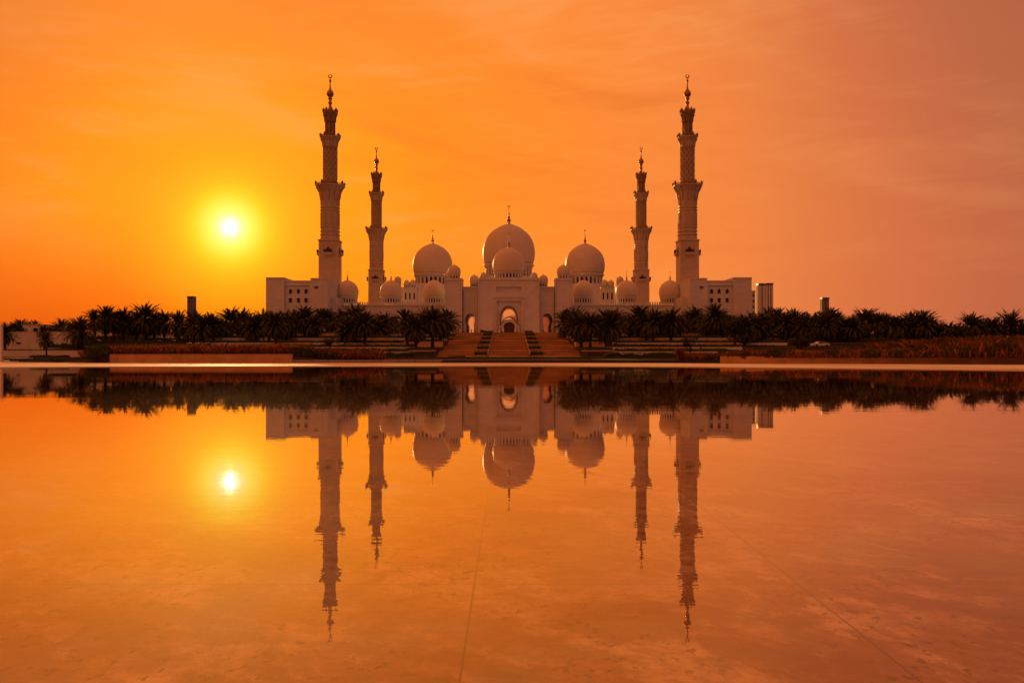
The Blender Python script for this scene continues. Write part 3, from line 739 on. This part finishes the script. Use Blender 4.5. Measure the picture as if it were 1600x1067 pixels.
for sx in (-1, 1):
    for k, (ya, za) in enumerate(pos):
        zc = za+(RISE if k < 5 else 0); yy = ya+(8.3 if k < 5 else 2)
        if k == 5: zc = GZ
        yy = min(yy, 296)
        x0, x1 = sorted((sx*5.15, sx*(8.1)))
        if k < 5:
            hedge(x0, x1, ya+1.5, za+.25, 7.0, 1.15, f'dark clipped box hedge on the stairs, {ORD[k]} step up, {SIDE[sx]}', 'box hedges stepping up the stairs', .04)
        else: hedge(x0, x1, yy, zc, 3, 1.0, f'dark clipped hedge at the head of the stairs, {SIDE[sx]}', 'box hedges stepping up the stairs', .04)

# planters stepping up beside the stairs
def planter(x0, x1, y, z0, z1, dp, label, hl, group='sandstone planters beside the staircase'):
    x0, x1 = sorted((x0, x1)); root = thing('planter', ((x0+x1)/2, y, z0), label, 'planter', group)
    mb = MB(); th = .35
    mb.box(x0, x1, y, y+th, z0-.4, z1); mb.box(x0, x0+th, y+th, y+dp, z0-.4, z1); mb.box(x1-th, x1, y+th, y+dp, z0-.4, z1); mb.box(x0+th, x1-th, y+dp-th, y+dp, z0-.4, z1)
    mb.build('wall', 'sandstone', root)
    MB().box(x0-.06, x1+.06, y-.06, y+th+.05, z1+.002, z1+.09).build('coping', 'stair', root)
    MB().box(x0+th, x1-th, y+th, y+dp-th, z1-.5, z1-.12).build('soil', 'earth', root)
    hedge(x0+.4, x1-.4, y+.45, z1-.1, 2.6, .75, hl, 'hedges in the sandstone planters', .1)
for sx in (-1, 1):
    w_ = 'on the '+SIDE[sx]
    planter(sx*17.2, sx*24.5, 200.5, 1.0, Z(547, 200.5), 5.2, f'tan sandstone planter at the stair foot {w_}', f'dark hedge topping the lowest stair planter {w_}')
    planter(sx*17.1, sx*27, 222, 3.0, Z(533.5, 222), 5, f'tan sandstone planter halfway up the stairs {w_}', f'dark hedge topping the middle stair planter {w_}')
    planter(sx*17.1, sx*23.0, 255, 6.0, Z(525, 255), 5, f'tan sandstone planter near the head of the stairs {w_}', f'dark hedge topping the highest stair planter {w_}')

# terrace walls
SEG = {
 -1: [[('p', 480, 640)], [('p', 380, 524), ('b', 524, 583), ('p', 583, 648)], [('p', 330, 430), ('b', 430, 487), ('p', 487, 655)], [('p', 320, 385), ('b', 385, 430), ('p', 430, 549), ('b', 549, 605), ('p', 605, 700)], [('p', 345, 475), ('b', 475, 516), ('p', 516, 700)]],
 1: [[('p', 960, 1138)], [('p', 946, 1007), ('b', 1007, 1068), ('p', 1068, 1160)], [('p', 940, 1102), ('b', 1102, 1152), ('p', 1152, 1230)], [('p', 892, 985), ('b', 985, 1040), ('p', 1040, 1190), ('b', 1190, 1240)], [('p', 892, 1070), ('b', 1070, 1125), ('p', 1125, 1250)]]}
for sx in (-1, 1):
    for k, (yy, z0, z1) in enumerate(ROWS):
        cnt = {'p': 0, 'b': 0}; xa_all = []
        for ty, a, b_ in SEG[sx][k]:
            xa, xb = X(a, yy), X(b_, yy); xa_all += [xa, xb]; cnt[ty] += 1
            yo = 0 if ty == 'p' else -1.6
            nm = 'pale low' if ty == 'p' else 'tan sandstone'
            root = thing('terrace_wall', ((xa+xb)/2, yy+yo, z0), f'{nm} retaining wall, {ORD[k]} terrace up, {SIDE[sx]}, {ORD[cnt[ty]-1]} such from the left' if sum(1 for s_ in SEG[sx][k] if s_[0] == ty) > 1 else f'{nm} retaining wall on the {ORD[k]} terrace up, {SIDE[sx]}', 'retaining wall', 'retaining walls of the garden terraces')
            MB().box(xa+.01, xb-.01, yy+yo, yy+.25, z0-.5, z1-(0 if ty == 'b' else .25)).build('wall', 'sandstone' if ty == 'b' else 'plaster', root)
            MB().box(xa+.01, xb-.01, yy+yo-.05, yy+.3, z1+(.002 if ty == 'b' else -.248), z1+.09-(0 if ty == 'b' else .1)).build('coping', 'stair' if ty == 'b' else 'coping', root)
        hedge(min(xa_all)+.3, max(xa_all)-.3, yy+.35, z1-.15, 1.8, .85, f'long dark hedge above the {ORD[k]} terrace wall up, {SIDE[sx]}', 'long hedges on the garden terraces', .16, den=20)
        if k in (1, 2, 3):
            hedge(min(xa_all)+6, max(xa_all)-4, yy-2.6, z0-.1, 1.4, .55, f'low dark hedge at the foot of the {ORD[k]} terrace wall up, {SIDE[sx]}', 'low hedges at the terrace wall feet', .2, den=20)

# central low riser, hedge line
D = 150.0
tag(MB().box(X(457,150), X(1128,148.5), 149.6, 150.2, -.1, .60).build('kerb', 'concrete'), 'long low grey kerb wall between pool paving and garden, below the staircase', 'kerb')
hedge(X(545,165), X(1118,165), 163, .68, 1.6, .32, 'very low dark hedge line running across below the stairs', None, .08, den=30)
hedge(X(558,176), X(648,176), 176, .9, 3.0, 1.25, 'lumpy dark shrub row before the pale wall, sunward side of stairs', None, .28)
hedge(X(945,176), X(1070,176), 176, .9, 3.0, 1.0, 'lumpy dark green shrub row before the pale wall, right of stairs', None, .3)
hedge(X(700,196), X(727,196), 195, .95, 2, .35, 'flat dark shrub bed at the foot of the stairs', None, .3)

# big stone planters at the pool
def front_wall(name, pts, z0, z1, label):
    root = thing(name, (pts[0][0], pts[0][1], 0), label, 'planter wall', 'long tan planter walls beside the pool')
    mb = MB(); cp = MB()
    for (xa, ya), (xb, yb) in zip(pts, pts[1:]):
        for q, za, zb, e, f_ in ((mb, z0, z1, 0, .5), (cp, z1+.002, z1+.08, -.07, .56)):
            q.add([(xa, ya+e, za), (xb, yb+e, za), (xb, yb+f_, za), (xa, ya+f_, za), (xa, ya+e, zb), (xb, yb+e, zb), (xb, yb+f_, zb), (xa, ya+f_, zb)], [(3,2,1,0),(4,5,6,7),(0,1,5,4),(1,2,6,5),(2,3,7,6),(3,0,4,7)])
    mb.build('wall', 'brown_stone', root); cp.build('coping', 'stair', root)
front_wall('planter_wall', [(X(168,151), yf(X(168,151))-.1), (X(457,150), 149.9)], -.2, Z(553.5, 150.5), 'long tan stone planter wall topped with reddish grass, on the sunward side of the pool')
front_wall('planter_wall', [(X(1126,140), 139.8), (X(1600,126), 125.8), (130, 109.8)], -.2, Z(557.5, 138), 'long tan stone planter wall under tall rust grass, on the side away from the sun')

# ------------------------------------------------------------------ reeds and grasses (beyond counting)
def reeds(n, fn, hmin, hmax, name, m_, wd=.05):
    mb = MB(); vs = []; fs = []
    for _ in range(n):
        x, y = fn(); z = terrain(x, y)-.05; cn = mnoise.noise(Vector((x*.55, y*.55, 3.1)))+.5*mnoise.noise(Vector((x*1.7, y*1.7, 9)))
        if cn < -.28 and name == 'grass': continue
        if name == 'undergrowth' and x > 0 and cn > -.12 and random.random() < .85: continue
        h = random.uniform(hmin, hmax)*(1+(.6 if name == 'grass' else -.9)*cn)*(.55+.45*sstep(55, 72, x) if x > 30 else 1)
        for q in range(3):
            a = random.uniform(0, 6.283); lean = random.uniform(.15, .9)*h; ax_, ay_ = math.cos(a), math.sin(a); w_ = wd*random.uniform(.7, 1.5)
            px_, py_ = -ay_*w_, ax_*w_; o = len(vs)
            if abs(px_) < w_*.5: px_ = w_*.7
            vs += [(x-px_*.5, y-py_*.5, z), (x+px_*.5, y+py_*.5, z), (x+ax_*lean*.4+px_*1.3, y+ay_*lean*.4+py_*1.3, z+h*.72), (x+ax_*lean, y+ay_*lean, z+h), (x+ax_*lean*.4-px_*1.3, y+ay_*lean*.4-py_*1.3, z+h*.72)]
            fs.append((o, o+1, o+2, o+3, o+4))
    mb.add(vs, fs)
    return tag(mb.build(name, m_), kind='stuff')
def zl():
    while True:
        px = random.uniform(128, 600); D = random.uniform(151.5, 172)
        x = X(px, D)
        if 128 < px < 168 and D < 157: continue
        if D < yf(x)+1: continue
        if px > 457 and D > 172-(px-457)*.11: continue
        return x, D
g1 = reeds(12000, zl, .6, 1.6, 'grass', 'reed', .045); g1['label'] = 'rust red feathery grass bank above the planter wall, sunward side'; g1['category'] = 'grass'
def zr():
    px = random.uniform(1060, 1680); 
    if px < 1130: D = random.uniform(149, 158)
    else:
        x = X(px, 150); lo = yf(x)+1; D = random.uniform(lo, lo+7+33*sstep(1240, 1400, px))
    return X(px, D), D
g2 = reeds(20000, zr, .7, 2.0, 'grass', 'reed', .05); g2['label'] = 'tall rust coloured grass bank on the rise away from the sun'; g2['category'] = 'grass'
def zg():
    while True:
        x, D = zr()
        if x > 34: return x, D
g3 = reeds(26000, zg, .8, 1.7, 'undergrowth', 'greenshrub', .09); g3['label'] = 'dark green undergrowth among the rust grass'; g3['category'] = 'undergrowth'
def zg2():
    px = random.uniform(136, 168) if random.random() < .35 else random.uniform(458, 530); D = random.uniform(151, 154)
    return X(px, D), D
g4 = reeds(1500, zg2, .8, 1.4, 'undergrowth', 'greenshrub', .09); g4['label'] = 'dark tufts at both ends of the sunward planter wall'; g4['category'] = 'undergrowth'

# ------------------------------------------------------------------ left side: long walls, villa, steps
def simple_wall(x0, x1, y, z0, z1, m_, label, th=.5, group=None, y1=None):
    root = thing('garden_wall', ((x0+x1)/2, y, z0), label, 'wall', group); y1 = y if y1 is None else y1
    for nm, mm, e, za, zb in (('wall', m_, 0, z0-.6, z1), ('coping', 'coping', .08, z1+.002, z1+.14)):
        MB().add([(x0, y-e, za), (x1, y1-e, za), (x1, y1+th+e, za), (x0, y+th+e, za), (x0, y-e, zb), (x1, y1-e, zb), (x1, y1+th+e, zb), (x0, y+th+e, zb)], [(3,2,1,0),(4,5,6,7),(0,1,5,4),(1,2,6,5),(2,3,7,6),(3,0,4,7)]).build(nm, mm, root)
    return root
simple_wall(X(-60,262), X(130,262), 262, 3.0, Z(519, 262), 'plaster', 'long blank pale wall below the villa, behind the slim palms')
simple_wall(X(130.2,268), X(345,268), 268, 3.5, Z(518, 268), 'plaster', 'pale wall glimpsed through palm trunks below the slender tower')
simple_wall(X(-60,184), X(128,184), 184, .9, Z(548.5, 184), 'plaster', 'low pale garden wall behind the lone short palm')
simple_wall(X(100,228), X(135,228), 228, 2.6, Z(541, 228), 'plaster', 'short low pale wall beside the spreading palm')
hedge(X(2,214), X(50,214), 212, terrain(X(25,212), 212), 2, .6, 'low dark hedge under the long blank pale wall', None, .15)
hedge(X(88,214), X(130,214), 210, terrain(X(110,210), 210)+.1, 2, 1.0, 'dark mounded hedge between the low pale wall and the spreading palm', None, .25)
hedge(X(62,160), X(136,160), 158, terrain(X(100,158), 158)-.1, 1.5, .45, 'dark hedge strip edging the lawn before the lone short palm', None, .1)
hedge(X(46,172), X(98,172), 172, terrain(X(70,172), 172), 3, .55, 'dark ground hedge round the foot of the lone short palm', None, .3)
hedge(X(150,238), X(300,238), 232, terrain(X(220,232), 232), 3, .8, 'dark hedge under the palm clump beside the long pale wall', None, .2)
sp = MB()
for k in range(4): sp.box(-190, X(60-6*k, 168), 166+k*1.6, 174, .0+k*.22, .24+k*.22)
tag(sp.build('steps', 'plaster'), 'wide shallow stone steps at the pool corner on the sunward edge', 'steps')
D = 262; bs = thing('wall_sign', (X(29, D), D-.1, Z(536, D)), 'small dark blue sign on the long blank pale wall', 'sign')
MB().box(X(26, D), X(32, D), D-.15, D-.02, Z(537.4, D), Z(534.8, D)).build('panel', 'blue', bs)
MB().box(X(25.8, D), X(32.2, D), D-.18, D-.02, Z(534.8, D)+.002, Z(534.5, D)).build('frame', 'metal', bs)
D = 165; pp = thing('pillar', (X(.5, D), D, .3), 'tall pale square pillar cut by the photo edge, beside the steps', 'pillar')
MB().box(X(-3, D), X(2.2, D), D, D+.6, 0, Z(509, D)).build('shaft', 'plaster', pp)
MB().box(X(-3.4, D), X(2.8, D), D-.08, D+.68, Z(509, D)+.002, Z(507.5, D)).build('cap', 'coping', pp)
# villa
D = 320; vz = 7.6
vl = thing('villa', (X(50, D), D, vz), 'low flat roofed pale villa with one round arched opening above the long wall', 'house')
vx0, vx1 = X(35, D), X(67, D); c = X(55.3, D)
op = arch(c, vz, Z(516, D), Z(512.3, D), .95, .95)
mb = MB().wall(notched(vx0, vx1, vz-1, Z(507.5, D), [(a, max(b_, vz-1)) for a, b_ in ([(op[0][0], vz-1)]+op[1:-1]+[(op[-1][0], vz-1)])]), [], D, D+.6)
mb.box(vx0, vx1, D+1.6, D+10, vz-1, Z(507.5, D)-.01); mb.box(vx0+1, vx0+3, D-.02, D-.002, vz, vz+.02)
mb.build('wall', 'plaster', vl)
MB().box(vx0-.3, vx1+.3, D-.3, D+10, Z(507.5, D), Z(506.6, D)).build('roof', 'coping', vl)
MB().box(c-1.4, c+1.4, D+.9, D+1.5, vz-1, Z(511.5, D)).build('window', 'dark_glass', vl)

# ------------------------------------------------------------------ palms
def frond(mb, az_, e0, L, droop, seg=8):
    p_ = Vector((math.cos(az_)*.15, math.sin(az_)*.15, 0)); e = e0; st_ = L/seg; side = Vector((-math.sin(az_), math.cos(az_), 0))
    prev = p_
    for i in range(seg):
        q = (i+1)/seg; dirv = Vector((math.cos(az_)*math.cos(e), math.sin(az_)*math.cos(e), math.sin(e))); nxt = prev+dirv*st_
        wv_ = .05*(1-q*.7); mb.add([tuple(prev-side*wv_*1.6), tuple(prev+side*wv_*1.6), tuple(nxt+side*wv_*.8), tuple(nxt-side*wv_*.8)], [(0, 1, 2, 3)])
        up = side.cross(dirv)*-1
        if i >= 1:
            ln = .8*L/4*(math.sin(math.pi*min(1, .25+q*.72))**.6)
            for j in (.25, .75):
                b0 = prev.lerp(nxt, j)
                for s_ in (-1, 1):
                    tip = b0+(side*s_*.75+dirv*.75+up*random.uniform(-.1, .45)).normalized()*ln*random.uniform(.8, 1.1)
                    mb.add([tuple(b0-dirv*.17), tuple(b0+dirv*.17), tuple(tip)], [(0, 1, 2)])
        e -= droop/seg*(1+q*.6); prev = nxt
def crown_mesh(seed, nf=104):
    random.seed(seed); mb = MB()
    for i in range(nf):
        q = i/(nf-1); az_ = i*2.39996+random.uniform(-.2, .2)
        e0 = R(84-q*138)+random.uniform(-.14, .14); frond(mb, az_, e0, random.uniform(3.9, 5.0)*(1-.25*abs(q-.4)), R(34+25*q)*random.uniform(.7, 1.3))
    for i in range(22):   # dead skirt
        frond(mb, i*2.4, R(-40+random.uniform(-20, 10)), random.uniform(2.2, 3.2), R(45), 5)
    return mb
crowns = []
for i in range(6):
    o = crown_mesh(100+i).build('crown', 'frond'); crowns.append(o.data); bpy.data.objects.remove(o)
trunks = []
for i in range(3):
    random.seed(50+i); mb = MB(); pr = []; nseg = 26
    for k in range(nseg+1):
        q = k/nseg; rr = (.30-.07*q+(.10*(1-q*10) if q < .1 else 0)+(.10 if q > .93 else 0))
        pr += [(rr*1.12, q-.012 if k else 0), (rr*.94, q+.008)]
    mb.lathe(pr, 0, 0, 0, 9); o = mb.build('trunk', 'trunk'); trunks.append(o.data); bpy.data.objects.remove(o)
random.seed(11)
def palm(px, ytop, D, wpx, label, group='date palms along the garden terraces', dens=None):
    x = X(px, D); z = terrain(x, D)-.1; scl = wpx*D/F/6.3*random.uniform(.95, 1.12)*(1.1 if px < 415 else 1.0); zt = Z(ytop, D); Ht = max(1.6, zt-z-4.0*scl+random.uniform(-.5, .35)*(2 if px > 100 else 1))
    root = thing('palm_tree', (x, D, z), label, 'palm tree', group)
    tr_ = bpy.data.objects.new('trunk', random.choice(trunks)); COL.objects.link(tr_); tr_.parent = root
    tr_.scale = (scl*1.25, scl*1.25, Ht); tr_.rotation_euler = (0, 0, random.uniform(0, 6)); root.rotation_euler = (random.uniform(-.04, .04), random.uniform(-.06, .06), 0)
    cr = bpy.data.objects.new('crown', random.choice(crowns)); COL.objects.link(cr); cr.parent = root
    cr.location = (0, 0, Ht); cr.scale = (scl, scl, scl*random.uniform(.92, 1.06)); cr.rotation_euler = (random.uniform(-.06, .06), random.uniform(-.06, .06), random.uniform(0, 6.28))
    return root
# (section landmark, [(photo column, crown top, distance, crown width)])
SECT = [
 ('beside the long blank wall and villa', [(8,501,240,30),(20,502,300,22),(31,493,330,25),(44,501,340,20),(55,500,345,20),(69,508,212,18),(79,505,335,18),(88,503,320,20),(96,495,300,24),(110,499,290,24),(123,489,205,42)]),
 ('in tall clump between villa and slender tower', [(149,485,230,30),(164,476,236,38),(177,478,250,32),(192,477,240,38),(207,487,265,28),(213,477,245,32),(228,469,240,44),(241,481,252,34),(257,478,240,32),(279,482,238,38)]),
 ('between slender tower and sunward white block', [(303,484,232,38),(318,482,226,38),(333,487,230,34),(345,486,252,32),(362,476,262,38),(380,480,268,38),(398,481,230,38),(411,482,262,36)]),
 ('in front of the sunward white block', [(420,481,234,40),(432,480,222,42),(446,482,250,38),(462,482,268,34),(476,477,262,38),(489,484,252,32),(503,482,284,26),(510,477,280,32),(517,484,286,26)]),
 ('in front of the arcade on the sunward side', [(533,480,246,40),(547,484,228,42),(556,468,236,38),(570,482,224,40),(586,486,262,42),(602,488,270,34)]),
 ('by the stairs, sunward side', [(637,477,222,40),(650,484,206,40),(662,480,240,36),(676,475,209,44),(688,484,226,40),(699,482,258,38)]),
 ('by the stairs, side away from sun', [(886,475,258,40),(898,483,236,38),(908,478,214,44),(922,484,206,38),(937,482,226,36),(948,476,209,44),(962,477,250,40)]),
 ('before the arcade away from sun', [(984,486,268,32),(998,473,262,44),(1010,482,248,38),(1020,481,232,40),(1036,486,262,34),(1048,480,234,44),(1063,486,270,30)]),
 ('before the white block away from sun', [(1078,484,286,30),(1085,478,280,34),(1092,485,286,28),(1108,482,266,38),(1116,473,256,44),(1128,484,262,36),(1143,490,268,36),(1156,488,236,38),(1163,484,226,44),(1172,488,262,34)]),
 ('below the twin slab towers', [(1182,482,236,42),(1192,488,250,34),(1203,474,270,32),(1216,481,256,36),(1227,480,246,40),(1240,483,262,38)]),
 ('either side of the lone dark tower', [(1256,490,240,36),(1276,492,256,34),(1289,488,246,34),(1300,480,262,32),(1309,480,262,36),(1322,488,248,34),(1334,486,244,36),(1347,480,262,34),(1357,476,266,40),(1371,486,252,34),(1384,489,262,32)]),
 ('in broad clump past lone dark tower', [(1397,490,226,38),(1410,489,232,38),(1424,481,236,42),(1440,481,230,48),(1454,488,238,36),(1468,500,234,30)]),
 ('behind the tallest rust grass', [(1484,503,232,30),(1497,501,226,34),(1517,487,230,42),(1534,497,240,34),(1550,491,232,42),(1564,498,246,34),(1579,487,234,42),(1598,494,230,40)]),
]
for sec, lst in SECT:
    for k, (px, yt, D, wp) in enumerate(lst):
        palm(px, yt, D, wp, f'date palm {sec}, {ORD[k]} from the sunward end')
palm(73, 519, 174, 20, 'short lone palm in front of the low pale wall, closest to the pool')

# ------------------------------------------------------------------ broadleaf trees and shrubs
def broadleaf(px, ytop, D, wpx, label, m_='leaf', crown_h=.75, nleaf=2600, nm='broadleaf_tree', cat='tree', group=None, ybot=None):
    x = X(px, D); z = terrain(x, D)-.1; rw = wpx*D/F/2; zt = Z(ytop, D); ch = (zt-Z(ybot, D)) if ybot else rw*2*crown_h; zc = zt-ch/2
    root = thing(nm, (x, D, z), label, cat, group); random.seed(int(px*7))
    mb = MB(); r0 = max(.07, .045*(zt-z)); top_ = (x, D, zc-ch*.1)
    mb.tube([(x, D, z-.2), (x+.05*rw, D, (z+zc)/2), top_], [r0*1.2, r0*.9, r0*.6], 8)
    for k in range(6):
        a = k*1.05+.3; mb.tube([(x, D, zc-ch*.4 if zc-ch*.4 > z else z+.2), (x+.3*rw*math.cos(a), D+.3*rw*math.sin(a), zc-ch*.15), (x+.65*rw*math.cos(a), D+.65*rw*math.sin(a), zc+ch*.15)], [r0*.55, r0*.4, r0*.15], 5)
    mb.build('trunk', 'trunk', root)
    lumps = [(random.uniform(-.62, .62), random.uniform(-.62, .62), random.uniform(-.55, .6), random.uniform(.28, .5)) for _ in range(16)]
    def rp():
        a, b_, c_, r_ = random.choice(lumps); v = Vector((random.gauss(0,1), random.gauss(0,1), random.gauss(0,1))).normalized()*r_*random.uniform(.55, 1.08)
        return (x+(a+v.x)*rw, D+(b_+v.y)*rw, zc+(c_+v.z)*ch/2)
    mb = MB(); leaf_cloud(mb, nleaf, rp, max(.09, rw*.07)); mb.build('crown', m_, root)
broadleaf(1148, 497, 215, 40, 'dark rounded tree between the white block and the rust grass', group=None)
broadleaf(1186, 502, 240, 50, 'wide dark tree under the twin slab towers')
broadleaf(1234, 497, 275, 48, 'dark bushy tree crown behind palms, just past the twin slab towers')
broadleaf(1264, 484, 285, 46, 'round topped dark tree between twin towers and lone tower')
broadleaf(1252, 527, 190, 34, 'small bushy shrub tree rising from grass below the round topped tree', 'greenshrub', ybot=545)
broadleaf(1330, 498, 290, 60, 'broad dark tree mass behind the palms past the lone tower')
broadleaf(1382, 500, 285, 60, 'low dark tree behind palms before the broad clump')
broadleaf(1440, 505, 262, 80, 'dark spreading tree under the broad palm clump')
broadleaf(1078, 526, 182, 27, 'small umbrella shaped tree with bare stem above the shrub row', 'greenshrub', ybot=544, nleaf=900)
broadleaf(515, 526, 190, 24, 'small round tree in front of the terraces, sunward side', 'greenshrub', ybot=542, nleaf=800)
broadleaf(20, 504, 300, 40, 'dark tree crown behind the long wall at the sunward edge')
broadleaf(86, 508, 310, 34, 'dark low tree crown behind the long wall beyond the villa')
broadleaf(612, 510, 280, 16, 'small red flowered tree before the arcade, sunward side', 'flower', nleaf=700)
broadleaf(974, 512, 282, 14, 'small red flowered tree before the arcade, away from the sun', 'flower', nleaf=700)
broadleaf(1372, 528, 210, 22, 'pale green rounded bush at the crest of the rust grass', 'greenshrub', ybot=540, nm='bush', cat='bush', nleaf=700)

# ------------------------------------------------------------------ small things
lp = thing('street_lamp', (X(1095,180), 180, terrain(X(1095,180), 180)), 'thin dark lamp post beside the small umbrella shaped tree', 'lamp post')
zb = lp.location.z
MB().lathe([(.12,0),(.08,.3),(.05,.5),(.04,Z(545,180)-zb)], X(1095,180), 180, zb, 8).build('pole', 'metal', lp)
MB().lathe([(.05,0),(.2,.12),(.2,.3),(.06,.36)], X(1095,180), 180, Z(545,180), 8).build('lamp_head', 'metal', lp)
D = 170
bl = thing('marker_post', (X(1157, D), D, terrain(X(1157, D), D)), 'slim white marker post by the dark palm trunks near the grass', 'post')
MB().lathe([(.16,0),(.14,.2),(.13,Z(541,D)-terrain(X(1157,D),D)-.2),(.17,Z(541,D)-terrain(X(1157,D),D)-.1),(.05,Z(541,D)-terrain(X(1157,D),D))], X(1157,D), D, bl.location.z, 10).build('shaft', 'paint', bl)
D = 262; gc = thing('canopy_tent', (X(1212,D), D, terrain(X(1212,D), D)), 'small green domed canopy between palm trunks under the twin slab towers', 'canopy')
gz = gc.location.z
MB().lathe([(1.7,0),(1.65,.5),(1.35,1.1),(.8,1.6),(.2,1.85),(.03,2.1)], X(1212,D), D, Z(521,D), 16).build('cover', 'green', gc)
for sx in (-1, 1):
    for sy in (-1, 1): MB().lathe([(.07,0),(.07,Z(521,D)+.3-gz)], X(1212,D)+sx*1.1, D+sy*1.1, gz, 6).build('leg', 'metal', gc)
def car(px, D, label, m_, rz):
    z = terrain(X(px, D), D); root = thing('parked_car', (X(px, D), D, z), label, 'car', 'cars parked among the palms', 0)
    x0, y0 = X(px, D), D
    pr = [(-2.2,.35),(-2.2,.75),(-1.9,.88),(-1.15,.95),(-.6,1.38),(.8,1.42),(1.5,1.0),(2.1,.92),(2.25,.7),(2.25,.35)]
    MB().wall([(x0+a, z+b_) for a, b_ in pr], [], y0-.85, y0+.85).build('body', m_, root)
    for s_ in (-.853, .853-.0):
        y_ = y0+s_; MB().wall([(x0-1.0, z+.97), (x0+1.3, z+1.0), (x0+.72, z+1.34), (x0-.55, z+1.31)], [], min(y_, y_+.01*(1 if s_ > 0 else -1)), max(y_, y_+.01*(1 if s_ > 0 else -1))+.0001).build('window', 'dark_glass', root)
        for wx in (-1.35, 1.4):
            mb = MB(); pts = [(x0+wx, y_-.12, z+.33), (x0+wx, y_+.12, z+.33)]
            vs = []; 
            for yy in (y_-.12, y_+.12):
                for k in range(14): a = k*2*math.pi/14; vs.append((x0+wx+.33*math.cos(a), yy, z+.33+.33*math.sin(a)))
            mb.add(vs, [tuple(range(14)), tuple(range(27, 13, -1))]+[(k, (k+1) % 14, 14+(k+1) % 14, 14+k) for k in range(14)]).build('wheel', 'rubber', root)
    root.rotation_euler[2] = rz
car(1281, 219, 'pale car parked in palm shade below the lone dark tower', 'paint', .2)
car(1345, 275, 'pale car half hidden behind palm trunks past the lone dark tower', 'paint', -.1)

def person(x, y, z, face, label, top_m, low_m, stride=.18, arm=.1):
    root = thing('person', (x, y, z), label, 'person', 'visitors at the head of the stairs', face)
    def skin(name, V, E, Rd, m_, par=root, levels=1):
        me = bpy.data.meshes.new(name); me.from_pydata(V, E, []); me.materials.append(M[m_]); o = bpy.data.objects.new(name, me); COL.objects.link(o); o.parent = par
        md = o.modifiers.new('skin', 'SKIN')
        for i, q in enumerate(me.skin_vertices[0].data): q.radius = Rd[i]; q.use_root = (i == 0)
        sb = o.modifiers.new('sub', 'SUBSURF'); sb.levels = levels; sb.render_levels = levels
        return o
    s_ = stride
    V = [(0,0,.95),(0,0,1.2),(0,0,1.42),(0,.01,1.52),(0,0,1.62),(0,0,1.74),
         (.10,s_*.3,.88),(.11,s_*.7,.48),(.11,s_,.07),(.11,s_+.16,.04),(-.10,-s_*.3,.88),(-.11,-s_*.4,.48),(-.11,-s_,.08),(-.11,-s_+.15,.04),
         (.19,0,1.40),(.24,-arm,1.13),(.25,arm*.6,.88),(.25,arm,.79),(-.19,0,1.40),(-.24,arm,1.13),(-.25,arm*2,.9),(-.25,arm*2.4,.81)]
    E = [(0,1),(1,2),(2,3),(3,4),(4,5),(0,6),(6,7),(7,8),(8,9),(0,10),(10,11),(11,12),(12,13),(2,14),(14,15),(15,16),(16,17),(2,18),(18,19),(19,20),(20,21)]
    Rd = [(.14,.1),(.14,.1),(.15,.1),(.055,.055),(.085,.1),(.06,.07),(.085,.085),(.055,.055),(.04,.04),(.035,.03),(.085,.085),(.055,.055),(.04,.04),(.035,.03),(.055,.055),(.042,.042),(.032,.032),(.03,.02),(.055,.055),(.042,.042),(.032,.032),(.03,.02)]
    skin('body', V, E, Rd, 'skin')
    g_ = lambda idx: [(Rd[i][0]+.018, Rd[i][1]+.018) for i in idx]
    ti = [0,1,2,14,15,16,18,19,20]
    skin('jacket', [V[i] for i in ti], [(0,1),(1,2),(2,3),(3,4),(4,5),(2,6),(6,7),(7,8)], g_(ti), top_m)
    li = [0,6,7,8,10,11,12]
    skin('trousers', [V[i] for i in li], [(0,1),(1,2),(2,3),(0,4),(4,5),(5,6)], g_(li), low_m)
    MB().lathe([(.088,0),(.098,.05),(.09,.11),(.06,.16),(.01,.18)], x, y-.015, z+1.64, 10).build('hair', 'hair', root)
    h = root.children[-1] if root.children else None
PY = 300
for px, fc, lb, tm, lm in ((736.5, 1.2, 'person in dark clothes walking before the side arch on the sunward side', 'cloth_dark', 'cloth_dark'), (742, -1.2, 'person in dark clothes standing between side arch and hedge, sunward side', 'cloth_dark', 'cloth_dark'),
        (719, .3, 'person in a light robe near the pylon, sunward side', 'cloth_white', 'cloth_white'), (751, 2.0, 'person in dark top close to the hedge at the head of the stairs', 'cloth_dark', 'cloth_dark'),
        (796.5, 3.1, 'person in dark clothes in front of the bronze door', 'cloth_dark', 'cloth_dark'), (849, .9, 'person in dark clothes before the side arch away from the sun', 'cloth_dark', 'cloth_dark'), (716, -.5, 'person in dark trousers by the planter nearest the pylon, sunward side', 'cloth_dark', 'cloth_dark')):
    person(X(px, PY), PY, 8.66 if abs(X(px, PY)) > 17 else GZ, fc, lb, tm, lm)
for i, (px, w_, lb) in enumerate(((723, 9, 'low dark shrub pot group before the pylon, sunward side'), (754, 7, 'dark clipped shrub beside the portal edge, sunward side'), (786, 6, 'low dark shrub by the left pavilion column'), (805, 9, 'low dark shrub by the other pavilion column'), (876, 7, 'dark shrub before the pylon away from the sun'), (853, 4, 'small dark shrub by the side arch away from the sun'))):
    D = 306; hedge(X(px-w_/2, D), X(px+w_/2, D), D, GZ, 1.2, 1.0 if i != 1 else 1.6, lb, None, .3)
